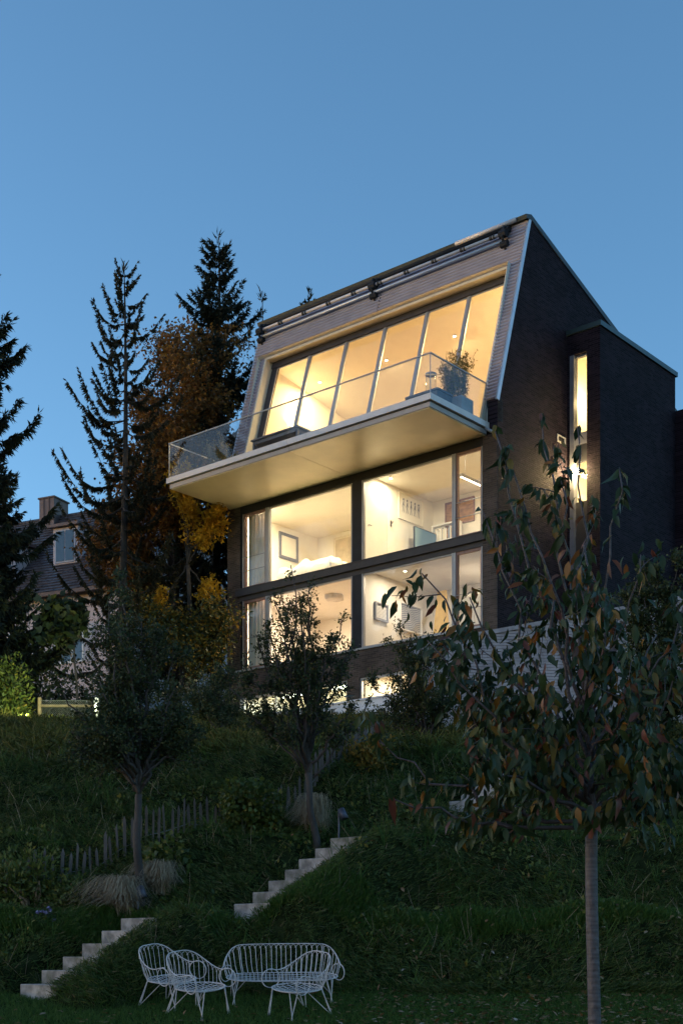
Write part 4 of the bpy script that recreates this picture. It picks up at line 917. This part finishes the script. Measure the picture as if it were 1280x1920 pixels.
for f, ax, ay, dy, sag in limbs:
    i = f*10; j = min(9, int(i)); p = lead[j]+(lead[j+1]-lead[j])*(i-j); q = W3(ax, ay, Y+dy)-cb; q[2] = q[2]
    path = T.to(p, q, .021*(1-.45*f), .005, sag=sag, k=10, wob=.05, sides=6)
    hi = ay < 960
    for t in np.linspace(.28 if not hi else .45, 1, 10 if not hi else 8):
        i = t*10; j = min(9, int(i)); pp = path[j]+(path[j+1]-path[j])*(i-j); dd = unit(path[j+1]-path[j]); nd.append((pp, dd, hi))
        if rng.random() < (.72 if not hi else .3) and t < .97:
            sp_, d2_ = T.limb(pp, dd*.7+rnd(1)[0]*.7+np.array([0, 0, .15]), rng.uniform(.15, .42), .005, .002, k=5, wob=.12, up=.0, sides=4, droop=.05)
            for a in sp_[2:]: nd.append((a, d2_, hi))
T.mb.build('trunk', M['bark_cherry'], cherry, True)
P, Dv = [], []
for pp, dd, hi in nd:
    m = rng.integers(2, 8) if not hi else rng.integers(2, 5)
    for _ in range(m):
        P.append(pp+rng.normal(size=3)*(.05 if not hi else .015)); s_ = rnd(1)[0]; s_[2] *= .3
        Dv.append(dd*.25+s_*.55+np.array([0, 0, -rng.uniform(.25, 1.5)]))
P = np.array(P); Dv = unit(np.array(Dv)); n = len(P); Sz = rng.uniform(.068, .145, n); Nn = rnd(n)*.7+np.array([0, -.6, .5])
W_ = Sz*rng.uniform(.72, 1.05, n)
# nearest / largest 300 leaves in view as single parts
scr = 640+2611*(P[:, 0]+cb[0])/(P[:, 1]+cb[1]); seen = scr < 1285
score = np.where(seen, Sz/(P[:, 1]+cb[1]), 0); order = np.argsort(-score); single = order[:300]; rest = order[300:]
f = link_mesh('foliage', scatter('foliage', LEAF_V, LEAF_F, P[rest], Dv[rest], Nn[rest], Sz[rest], W_[rest], rng.uniform(.2, 3.2, len(rest))), cherry, M['leaf_cherry']); f['kind'] = 'stuff'
leafd = []
for k in range(4):
    v = LEAF_V.copy(); v[:, 2] += (.05-.22*k)*v[:, 0]**2; v[:, 2] *= 1+.4*k; v[:, 1] *= .78+.08*k; me = np_mesh('leaf', v, LEAF_F); me.materials.append(M['leaf_cherry']); leafd.append(me)
for k, i in enumerate(single):
    o = bpy.data.objects.new('leaf', leafd[k % 4]); COL.objects.link(o); o.parent = cherry
    d = Vector(Dv[i]); nn = Vector(Nn[i]); nn = (nn-d*nn.dot(d)).normalized(); b_ = nn.cross(d); s = float(Sz[i])
    o.matrix_local = Matrix(((d.x*s, b_.x*s, nn.x*s, P[i][0]), (d.y*s, b_.y*s, nn.y*s, P[i][1]), (d.z*s, b_.z*s, nn.z*s, P[i][2]), (0, 0, 0, 1)))
# reddish pruning scars at the fork
sc_ = MB(); sc_.tube([cr+np.array([-.02, -.035, -.10]), cr+np.array([-.015, -.05, -.01])], [.02, .024], 7); sc_.tube([cr+np.array([.025, -.04, .0]), cr+np.array([.03, -.055, .06])], [.018, .016], 7)
a = sc_.build('pruning_scar', plain('scar', (.30, .09, .05), .7), cherry); a['kind'] = 'stuff'

# ---------------------------------------------------------------- bushes
def bush(name, label, c, rad, n, size, mat, seed, tmpl=(KITE_V, KITE_F), cat='bush', up=.3, stems=8, group=None, bark='bark_dark', fill=.55, wid=1.):
    global rng
    rng = np.random.default_rng(seed); rad = np.array(rad, float)
    t = thing(name, label, cat, (c[0], c[1], c[2]), 0, group)
    # several leaf clumps make the outline uneven
    m = 9; cc = rnd(m)*rng.uniform(.25, .75, (m, 1)); cc[:, 2] = np.abs(cc[:, 2])*1.1; rr = rng.uniform(.3, .55, m)
    w = rng.integers(0, m, n); v = rnd(n); rr_ = rr[w]*(fill+(1-fill)*rng.random(n)); p = (cc[w]+v*rr_[:, None]); p[:, 2] = np.abs(p[:, 2])
    O = p*rad; D = unit(v*.7+rnd(n)*.9+np.array([0, 0, up]))
    S_ = size*rng.uniform(.6, 1.3, n)
    f = link_mesh('foliage', scatter('foliage', *tmpl, O, D, v*.6+rnd(n)*.6+np.array([0, 0, .4]), S_, S_*wid), t, M[mat]); f['kind'] = 'stuff'
    mb = MB()
    for k in range(stems): e = cc[k % m]*rad*rng.uniform(.7, 1.); mb.tube([(rng.normal()*.05, rng.normal()*.05, -.25), tuple(e*.5+rng.normal(size=3)*.04), tuple(e)], [.02, .014, .006], 4)
    mb.build('stems', M[bark], t); return t
def on(px, py, Y, dz=0.): p = W3(px, py, Y); return (p[0], Y, float(gz(p[0], Y))+dz)
bush('lit_bush', 'bright green bush lit by a garden lamp at the left edge', on(-12, 1380, 42), (1.5, 1., 3.1), 7000, .15, 'leaf_bush', 61, (KITE_V*np.array([1, .8, 1]), KITE_F))
bush('lit_bush', 'low green hedge strip beneath the wire fence', on(110, 1385, 41.2, -.1), (1.9, .5, .30), 2000, .11, 'leaf_bush', 62, stems=4)
bush('dark_bush', 'tall shadowy bush behind the bright green bush', on(40, 1300, 44.5), (1.5, 1.2, 4.2), 3600, .17, 'leaf_dark', 63)
bush('dark_bush', 'dark mass of bush under the neighbour house wall', on(170, 1300, 47.5), (2.0, 1.0, 3.2), 3600, .16, 'leaf_dark', 64)
bush('dark_bush', 'dark bush at the foot of the autumn tree', on(270, 1330, 47.), (1.8, 1.0, 2.4), 3200, .14, 'leaf_dark', 65)
bush('dark_bush', 'dark bush filling the gap beside the house corner', on(375, 1340, 46.), (1.5, 1.0, 2.3), 3000, .13, 'leaf_dark', 66)
ends = [W3(a, b_, 43.) for a, b_ in ((95, 1150), (120, 1140), (140, 1165), (85, 1170), (110, 1180), (145, 1140))]
broadleaf('small_tree', 'small sapling with broad leaves against the pale neighbour wall', (PX(148, 43), 43, 7.), W3(140, 1230, 43), ends, 'leaf_dark', .2, 2, .12, .24, 5, .5, 67, .04, (LOBE_V, LOBE_F), tleaf=.5)
bush('rounded_shrub', 'rounded dark green shrub halfway up the slope left of the leaning tree', on(455, 1580, 20.6), (.78, .6, .80), 4600, .07, 'leaf_bush', 68, (LOBE_V, LOBE_F), fill=.7)
bush('perennial_clump', 'tall tangled perennials with yellowing leaves at the left edge', on(60, 1690, 18.9), (1.05, .5, .95), 2600, .085, 'leaf_bush', 69, (KITE_V*np.array([1, .8, 1]), KITE_F), up=.6, stems=26, bark='post_wood', fill=.3)
bush('perennial_clump', 'low green perennials with yellow leaves right of the left trunk', on(300, 1640, 19.3), (.45, .35, .55), 900, .075, 'leaf_bush', 70, (LOBE_V, LOBE_F), stems=10)
bush('yellow_perennial', 'brown and gold perennials below the upper picket fence', on(690, 1500, 23.0), (.62, .4, .62), 1600, .08, 'leaf_yellow', 71, up=.6, stems=14, fill=.3)
bush('climbing_shrub', 'leafy shrub at the foot of the brick side wall', on(1020, 1250, 38.), (1.2, .8, 3.0), 2400, .16, 'leaf_bush', 72)
bush('dark_bush', 'dark leafy hedge above the garden wall at the right edge', on(1265, 1150, 38.5, .6), (2.2, 1., 3.2), 3000, .15, 'leaf_dark', 73)
bush('rose_bush', 'sparse rose bush with pink blooms by the upper picket fence', on(712, 1480, 23.6), (.42, .35, .75), 500, .06, 'leaf_dark', 74, stems=12, fill=.2)
rb = bpy.data.objects['rose_bush']
for k, (a, b_) in enumerate(((703, 1410), (707, 1415), (698, 1422), (713, 1429), (733, 1432), (755, 1451))):
    p = W3(a, b_, 23.3)-np.array(rb.location); g = rnd(26); o = link_mesh('bloom', scatter('bloom', LOBE_V, LOBE_F, np.repeat(p[None], 26, 0)+g*.012, g, rnd(26), .04), rb, M['flower_pink']); o['kind'] = 'stuff'
t = bush('aster_clump', 'low clump of mauve asters beside the lowest steps', on(85, 1712, 18.25), (.28, .2, .20), 260, .05, 'leaf_dark', 75, stems=6)
for k, (a, b_) in enumerate(((70, 1711), (76, 1709), (84, 1709), (91, 1702), (95, 1706), (103, 1724), (99, 1726), (88, 1712))):
    p = W3(a, b_, 18.15)-np.array(t.location); g = rnd(24)*np.array([1, 1, .35]); o = link_mesh('bloom', scatter('bloom', KITE_V, KITE_F, np.repeat(p[None], 24, 0), g, np.tile([0, 0, 1.], (24, 1)), .035), t, M['flower_mauve']); o['kind'] = 'stuff'
def plume_grass(label, px, py, Y, h, spread, n, seed):
    g = np.random.default_rng(seed); b_ = on(px, py, Y); t = thing('feather_grass', label, 'ornamental grass', b_, 0, 'feather grass clumps')
    O, D, S_, V_ = [], [], [], []
    mb_v, mb_f = [], []
    k = 8; lean = .35
    for i in range(n):
        a = g.uniform(0, 2*math.pi); ln = h*g.uniform(.25, 1.12)**.8; out = g.uniform(.1, 1.)**.8*spread*(1.25-.5*ln/h); base = np.array([g.normal()*.06, g.normal()*.06, 0])
        tt = np.linspace(0, 1, k); path = base+np.stack([np.cos(a)*out*tt**1.15-lean*out*tt, np.sin(a)*out*tt**1.15, ln*(tt*1.75-1.42*tt**1.9)+g.uniform(-.02, .02)], 1)
        wd = np.array([-math.sin(a), math.cos(a), 0])*.004; s0 = len(mb_v)
        for q in range(k): w = wd*(1.3-tt[q]); mb_v += [path[q]-w, path[q]+w]
        mb_f += [(s0+2*q, s0+2*q+1, s0+2*q+3, s0+2*q+2) for q in range(k-1)]
    o = link_mesh('blades', np_mesh('blades', np.array(mb_v), np.array(mb_f)), t, M['plume']); o['kind'] = 'stuff'
plume_grass('pale feather grass clump left of the left tree trunk', 236, 1692, 18.7, 1.0, .75, 1900, 1)
plume_grass('tawny feather grass clump right of the left tree trunk', 305, 1668, 19.1, .85, .62, 1200, 2)
plume_grass('feather grass clump behind the leaning tree trunk', 592, 1556, 20.8, 1.2, .5, 1100, 3)

# ---------------------------------------------------------------- ground cover
rng = np.random.default_rng(5)
def cover(name, label, n, xr, yr, size, mat, tmpl, tilt=.9, per=1, lift=0., wf=1., mask=None, ypow=1., flow=False):
    y = yr[0]+(yr[1]-yr[0])*rng.random(n)**ypow; half = (y*.2451+.4)
    x = (rng.random(n)*2-1)*half; x = np.clip(x, xr[0], xr[1])
    if mask is not None: k = mask(x, y); x, y = x[k], y[k]
    rot = np.repeat(rng.normal(size=len(x))*.75, per); x = np.repeat(x, per); y = np.repeat(y, per); m = len(x)
    if per > 1: x = x+rng.normal(size=m)*.025; y = y+rng.normal(size=m)*.025
    z = gz(x, y)+lift*rng.random(m)
    ang = vnoise(x, y, .9, 21)*1.8+rot
    D = rnd(m)*tilt+(np.array([0, -.25, .75]) if not flow else np.stack([np.sin(ang)*.9, -.55*np.cos(ang), np.full(m, .30)], 1)); D[:, 2] = np.abs(D[:, 2])*.8+.08
    S_ = size*rng.uniform(.5, 1.4, m)
    o = link_mesh(name, scatter(name, *tmpl, np.stack([x, y, z-.01], 1), D, rnd(m)+np.array([0, -.5, .5]), S_, S_*wf), None, M[mat]); tag(o, label, None, None, 'stuff'); return o
def off_steps(x, y, left=.40):
    keep = np.ones(len(x), bool)
    for p0, z0, n in FLIGHTS:
        px, py = x-p0[0], y-p0[1]; a_ = px*U[0]+py*U[1]; b_ = px*V2[0]+py*V2[1]
        keep &= ~((a_ > -.05) & (a_ < left) & (b_ > -.2) & (b_ < n*RUN+.2)) & ~((a_ > -.22) & (a_ < left+.08) & (b_ > -.35) & (b_ < n*RUN) & (rng.random(len(x)) < .75))
    return keep
LEAFLET = (STRIP_V*np.array([1, .42, 1]), STRIP_F)
def jmask(x, y):
    m = off_steps(x, y) & ((y > 16.78+.12*vnoise(x, y*0, 2.2, 3)) | ((y > 15.7) & (x < -1.6) & (gz(x, y) > gz(x, y, False)+.045))); cl = vnoise(x, y, 2.3, 8)+vnoise(x, y, 5.2, 9)*.6
    return m & (rng.random(len(x)) < np.clip(.65+cl*.5, .12, 1)) & ~((y > 17.92) & (y < 18.64) & (x > .9) & (rng.random(len(x)) < .93)) & ~((y > 19.95) & (y < 20.5) & (rng.random(len(x)) < .8))
cover('juniper_cover', 'dark feathery ground cover on the slope behind the chairs', 60000, (-6, 6), (15.7, 24), .068, 'juniper', LEAFLET, .62, 8, .15, .55, jmask, 1.25, True)
cover('hillside_cover', 'shadowy ground cover on the upper hillside', 20000, (-14, 14), (23.5, 42), .17, 'hill_cover', LEAFLET, .7, 7, .2, .5, off_steps, 1., True)
cover('lawn_grass', 'short green lawn under the white chairs', 42000, (-6, 6), (14.2, 17.15), .055, 'lawn', LEAFLET, .55, 3, 0., .35)
cover('terrace_grass', 'strip of short grass on the first terrace', 20000, (-6, 6), (18.02, 18.62), .12, 'lawn', LEAFLET, .5, 3, .02, .35, off_steps)
cover('terrace_grass', 'strip of short grass on the second terrace', 6000, (-6, 6), (20.15, 20.9), .06, 'lawn', LEAFLET, .6, 3, .02, .35, off_steps)
def weeds(x, y): return off_steps(x, y) & (vnoise(x, y, 1.6, 12) > .25)
cover('broadleaf_weeds', 'scattered broad leaved weeds among the ground cover', 5200, (-6, 6), (16.9, 24), .07, 'leaf_bush', (KITE_V, KITE_F), 1., 5, .17, 1.1, weeds)
cover('long_grass', 'tufts of long arching grass among the ground cover', 1100, (-6, 6), (16.85, 24), .26, 'lawn', LEAFLET, .55, 9, .03, .16, lambda x, y: off_steps(x, y, .7) & (vnoise(x, y, 2.1, 14) > .1))
cover('dead_stalks', 'dry pale stalks standing in the ground cover', 420, (-6, 6), (16.9, 24), .30, 'plume', LEAFLET, .5, 2, .05, .07, off_steps)
# fallen leaves
def litmask(x, y): return rng.random(len(x)) < np.clip(.12+.5*(x+.6), .06, 1)*np.where(y < 17.1, 1, .3)
n = 6500; y = 14.9+rng.random(n)**1.5*6.5; x = (rng.random(n)*2-1)*(y*.25); k = litmask(x, y) & off_steps(x, y, 1.); x, y = x[k], y[k]; m = len(x)
D = rnd(m); D[:, 2] *= .25
o = link_mesh('fallen_leaves', scatter('fallen_leaves', LEAF_V, LEAF_F, np.stack([x, y, gz(x, y)+np.where(y < 17, .03, .14)], 1), D, rnd(m)*.4+np.array([0, 0, 1.]), rng.uniform(.045, .11, m), rng.uniform(.06, .125, m)), None, M['litter']); tag(o, 'fallen autumn leaves lying on the lawn and slope', None, None, 'stuff')

# ---------------------------------------------------------------- picket fence, wire fence, garden lamps
random.seed(3)
pf = thing('picket_fence', 'weathered chestnut picket fence climbing the slope behind the trees', 'fence')
line = [(-4.9, 18.95), (-3.9, 19.2), (-2.6, 20.0), (-1.9, 20.6), (-.5, 22.2), (.2, 23.6), (.75, 25.2)]
pts = np.array(line); seg = np.linalg.norm(np.diff(pts, axis=0), axis=1); cum = np.concatenate([[0], np.cumsum(seg)]); s = 0.; tops = []
while s < cum[-1]:
    x = np.interp(s, cum, pts[:, 0]); y = np.interp(s, cum, pts[:, 1]); z = float(gz(x, y)); h = random.uniform(.38, .57); w = random.uniform(.014, .024); lx, ly = random.uniform(-.035, .035), random.uniform(-.02, .02)
    m = MB(); m.hexa([(-w, -.012, -.1), (w, -.012, -.1), (w, .012, -.1), (-w, .012, -.1), (-w*.95+lx, -.012+ly, h-.07), (w*.95+lx, -.012+ly, h-.07), (w*.95+lx, .012+ly, h-.07), (-w*.95+lx, .012+ly, h-.07)])
    m.add([(-w*.95+lx, -.012+ly, h-.07), (w*.95+lx, -.012+ly, h-.07), (w*.95+lx, .012+ly, h-.07), (-w*.95+lx, .012+ly, h-.07), (lx, ly, h)], [(0, 1, 4), (1, 2, 4), (2, 3, 4), (3, 0, 4)])
    o = m.build('picket', M['picket'], pf); o.location = (x, y, z); tops.append((x, y, z)); s += random.uniform(.085, .125)
for hh in (.12,): MB().tube([(a, b_+.016, c+hh) for a, b_, c in tops], .004, 4).build('binding_wire', M['wire'], pf)
wf = thing('wire_fence', 'timber post and rail fence with wire mesh beside the lit bush', 'fence', on(75, 1375, 41.8))
b_ = np.array(wf.location); e = np.array(on(182, 1375, 41.8)); Lf = e[0]-b_[0]
for k, q in enumerate((0, Lf)): MB().lathe([(.06, -.2), (.06, .92), (.045, .95)], q, 0, 8).build('post', M['post_wood'], wf)
MB().tube([(.06, 0, .70), (Lf-.06, 0, .70)], .045, 8).build('rail', M['post_wood'], wf)
mw = MB(); nn_ = 30
for k in range(-8, nn_):
    for sgn in (1, -1):
        x0, x1 = k*Lf/nn_*1., k*Lf/nn_+.8
        a, c = (x0, .05), (x1, .85)
        ta, tb = max(0, (0-x0)/.8), min(1, (Lf-x0)/.8)
        if tb > ta: 
            za, zb = (.05+.8*ta, .05+.8*tb) if sgn > 0 else (.85-.8*ta, .85-.8*tb)
            mw.tube([(x0+.8*ta, -.05, za), (x0+.8*tb, -.05, zb)], .004, 3, cap=False)
for zz in (.05, .85): mw.tube([(0, -.05, zz), (Lf, -.05, zz)], .006, 4)
o = mw.build('wire_mesh', M['wire'], wf); o['kind'] = 'stuff'
# lit post lamp behind the fruit tree; it lights the bush at left
lp = thing('post_lamp', 'glowing pale post lamp half hidden behind the left fruit tree', 'garden lamp', on(181, 1385, 40.6))
MB().lathe([(.075, 0), (.075, .12)], n=10).build('base', M['lamp_metal'], lp); MB().lathe([(.065, .121), (.065, .80)], n=12).build('diffuser', emit_mat('post_glow', (.92, 1., .6), .22), lp, True); MB().lathe([(.08, .801), (.07, .86)], n=10).build('cap', M['lamp_metal'], lp)
lamp_light(lp, 'POINT', (0, -.2, .5), 3., (.9, 1., .55), .1)
bl = thing('garden_spot', 'small ground spotlight lighting the bush at the left edge', 'garden lamp', on(48, 1390, 39.6))
MB().lathe([(.01, -.1), (.01, .12)], n=6).build('stake', M['lamp_metal'], bl); MB().tube([(0, -.06, .12), (0, .06, .2)], .05, 8).build('head', M['lamp_metal'], bl)
lamp_light(bl, 'SPOT', (0, .1, .24), 55, (.85, 1., .45), 130, (R(122), 0, R(8)))
def spot_post(px, pyb, pyt, Y, label, sgn):
    b_ = on(px, pyb, Y); h = PZ_(pyt, Y)-b_[2]
    t = thing('spot_post', label, 'garden lamp', b_, 0, 'garden spotlight posts')
    MB().tube([(0, 0, -.1), (0, 0, h)], .014, 6).build('post', M['lamp_metal'], t)
    MB().tube([(.0, -.02, h-.02), (.045*sgn, -.02, h-.02)], .012, 5).build('bracket', M['lamp_metal'], t)
    m = MB(); m.tube([(.03*sgn, -.05, h+.03), (.085*sgn, -.10, h-.11)], [.052, .058], 12); m.build('head', M['lamp_metal'], t, True)
    MB().tube([(.086*sgn, -.101, h-.112), (.0865*sgn, -.1015, h-.114)], .05, 12).build('lens', M['dark_glass'], t)
spot_post(259, 1714, 1668, 18.55, 'garden spotlight on a post at the left tree trunk', 1)
spot_post(635, 1572, 1522, 20.3, 'garden spotlight on a post right of the leaning tree', 1)

# ---------------------------------------------------------------- white wire garden furniture
def ring_pt(th, a, b_, Lx):
    """superellipse ring: th measured from the rear; straight length Lx inserted at rear and front"""
    s_, c_ = math.sin(th), math.cos(th); sh = Lx/2*max(-1, min(1, s_*3.0)) if Lx else 0
    return s_*a+sh, c_*b_
def wire_seat(root, Lx, mat, nsl, nseat):
    SH = .335; a, b_ = .295, .275
    rw = .0062; lw = .0042
    th = np.linspace(0, 2*math.pi, 73)[:-1]
    rim = [(*ring_pt(t_, a, b_, Lx), SH) for t_ in th]
    seat = MB().tube(rim, rw, 6, closed=True)
    dish = lambda x, y, X, Yb: SH-.05*max(0, (1-(x/X)**2)*(1-(y/Yb)**2))
    X = a+Lx/2
    for x in np.linspace(-X*.93, X*.93, nseat):
        xa = abs(x)-Lx/2; yb = b_*math.sqrt(max(.02, 1-(max(0, xa)/a)**2)); yy = np.linspace(-yb, yb, 9)
        seat.tube([(x, q, dish(x, q, X, yb)) for q in yy], lw, 4, cap=False)
    for q in np.linspace(-b_*.8, b_*.8, 7):
        xm = Lx/2+a*math.sqrt(1-(q/b_)**2); xx = np.linspace(-xm, xm, 13)
        seat.tube([(x, q, dish(x, q, X, b_*math.sqrt(max(.02, 1-(max(0, abs(x)-Lx/2)/a)**2)))-.004) for x in xx], lw, 4, cap=False)
    seat.build('seat', mat, root)
    # top rail: back arch sweeping down in an S to the arms, each arm ending in a large ring on the seat front
    half = np.array([(0, .365, .725), (.13, .352, .720), (.225, .300, .680), (.285, .215, .605), (.315, .115, .540), (.325, .02, .508), (.326, -.06, .512), (.318, -.11, .528), (.308, -.145, .532)])
    half[:, 2] += SH-.335
    def cr_(P, t):
        t = min(max(t, 0), len(P)-1.0001); i = int(t); f = t-i; q = [P[max(0, i-1)], P[i], P[i+1], P[min(len(P)-1, i+2)]]
        return .5*((2*q[1])+(-q[0]+q[2])*f+(2*q[0]-5*q[1]+4*q[2]-q[3])*f*f+(-q[0]+3*q[1]-3*q[2]+q[3])*f**3)
    def rail(t_):
        # th in radians: |th| up to 80 deg covers the back part, beyond it the arm
        u = abs(t_)/R(80)*4.4; p = cr_(half, u) if u > 0 else half[0].copy(); sg = 1 if t_ >= 0 else -1
        sh = Lx/2*max(-1, min(1, math.sin(t_)*3.)) if Lx else 0
        return np.array([sg*p[0]+sh, p[1], p[2]])
    tm = R(80)*8/4.4
    back = MB().tube([rail(t_) for t_ in np.linspace(-tm, tm, 81)], rw, 6)
    n = nsl
    if Lx: arc = np.concatenate([np.linspace(-84, -22, 6), np.linspace(-19.3, 19.3, n), np.linspace(22, 84, 6)])
    else: arc = np.linspace(-84, 84, n)
    arc = np.radians(arc)
    for i, t_ in enumerate(arc):
        p0 = np.array([*ring_pt(t_, a, b_, Lx), SH]); p1 = rail(t_)
        st_ = arc[1]-arc[0] if i+1 >= len(arc) else arc[i+1]-t_
        p2 = rail(t_+.5*st_); p3 = rail(t_+.85*st_)
        bow = np.array([p0[0]-p1[0], p0[1]-p1[1], 0])*.35
        back.tube([p0, p0+(p1-p0)*.3-bow*.55, p0+(p1-p0)*.65-bow*.3, p1-np.array([0, 0, .035]), p2-np.array([0, 0, .006]), p3-np.array([0, 0, .03]), p3-np.array([0, 0, .06])], lw, 4, cap=False)
    back.build('backrest', mat, root)
    for sg in (-1, 1):
        e = rail(sg*tm); arm = MB(); tang = np.array([sg*.5, -.86, 0]) if Lx else np.array([sg*.12, -.99, 0]); r_ = (e[2]-SH)/2+.012
        c = e-np.array([0, 0, r_])
        ph = np.linspace(math.pi/2, math.pi/2-2*math.pi*1.02, 40)
        arm.tube([c+tang*r_*1.02*math.cos(p)+np.array([-sg*.03*(k/40), 0, r_*math.sin(p)]) for k, p in enumerate(ph)], rw, 6)
        arm.build('armrest', mat, root)
    for t_, out, back_ in ((R(42), .10, 1), (R(-42), .10, 1), (R(138), .035, 0), (R(-138), .035, 0)):
        x, y = ring_pt(t_, a, b_, Lx); d = np.array([math.sin(t_), math.cos(t_)]); f_ = np.array([x+d[0]*out*.6, y+d[1]*out*1.4, 0.])
        lg = MB()
        for dt in (-.17, .17):
            xx, yy = ring_pt(t_+dt, a-.005, b_-.005, Lx); lg.tube([(xx, yy, SH-.002), tuple(f_+np.array([dt*.08, 0, 0]))], .0062, 5)
        if back_:
            xx, yy = ring_pt(math.pi-t_*.55, a*.5, b_*.5, Lx); lg.tube([(x*.75, y*.2, SH-.045), tuple(f_)], .005, 5)
        lg.build('leg', mat, root)
def ground_seat(o, x, y, rz):
    e = .25; nz = Vector((-(float(gz(x+e, y, False))-float(gz(x-e, y, False)))/(2*e), -(float(gz(x, y+e, False))-float(gz(x, y-e, False)))/(2*e), 1)).normalized()
    q = Vector((0, 0, 1)).rotation_difference(nz)
    o.rotation_mode = 'QUATERNION'; o.rotation_quaternion = q @ Matrix.Rotation(rz, 3, 'Z').to_quaternion()
    o.location = (x, y, float(gz(x, y))-.005)
ch0 = thing('wire_armchair', 'white wire armchair nearest the camera on the left', 'chair', (0, 0, 0), 0, 'white wire armchairs on the lawn')
wire_seat(ch0, 0., M['white_wire'], 17, 13)
places = [(-1.60, 15.85, R(50), 'front white wire armchair of the overlapping pair at left'), (-1.98, 16.33, R(54), 'rear white wire armchair of the overlapping pair at left'), (-.50, 15.72, R(-50), 'white wire armchair in front of the right end of the bench')]
for k, (x, y, rz, lab) in enumerate(places):
    o = ch0 if k == 0 else copy_tree(ch0)
    o['label'] = lab; ground_seat(o, x, y, rz); o.scale = (1, 1, .95)
be = thing('wire_bench', 'white wire garden bench with slatted curved back', 'bench')
wire_seat(be, .72, M['white_wire'], 17, 27)
ground_seat(be, -.70, 16.5, R(4)); be.scale = (1, 1, .86)
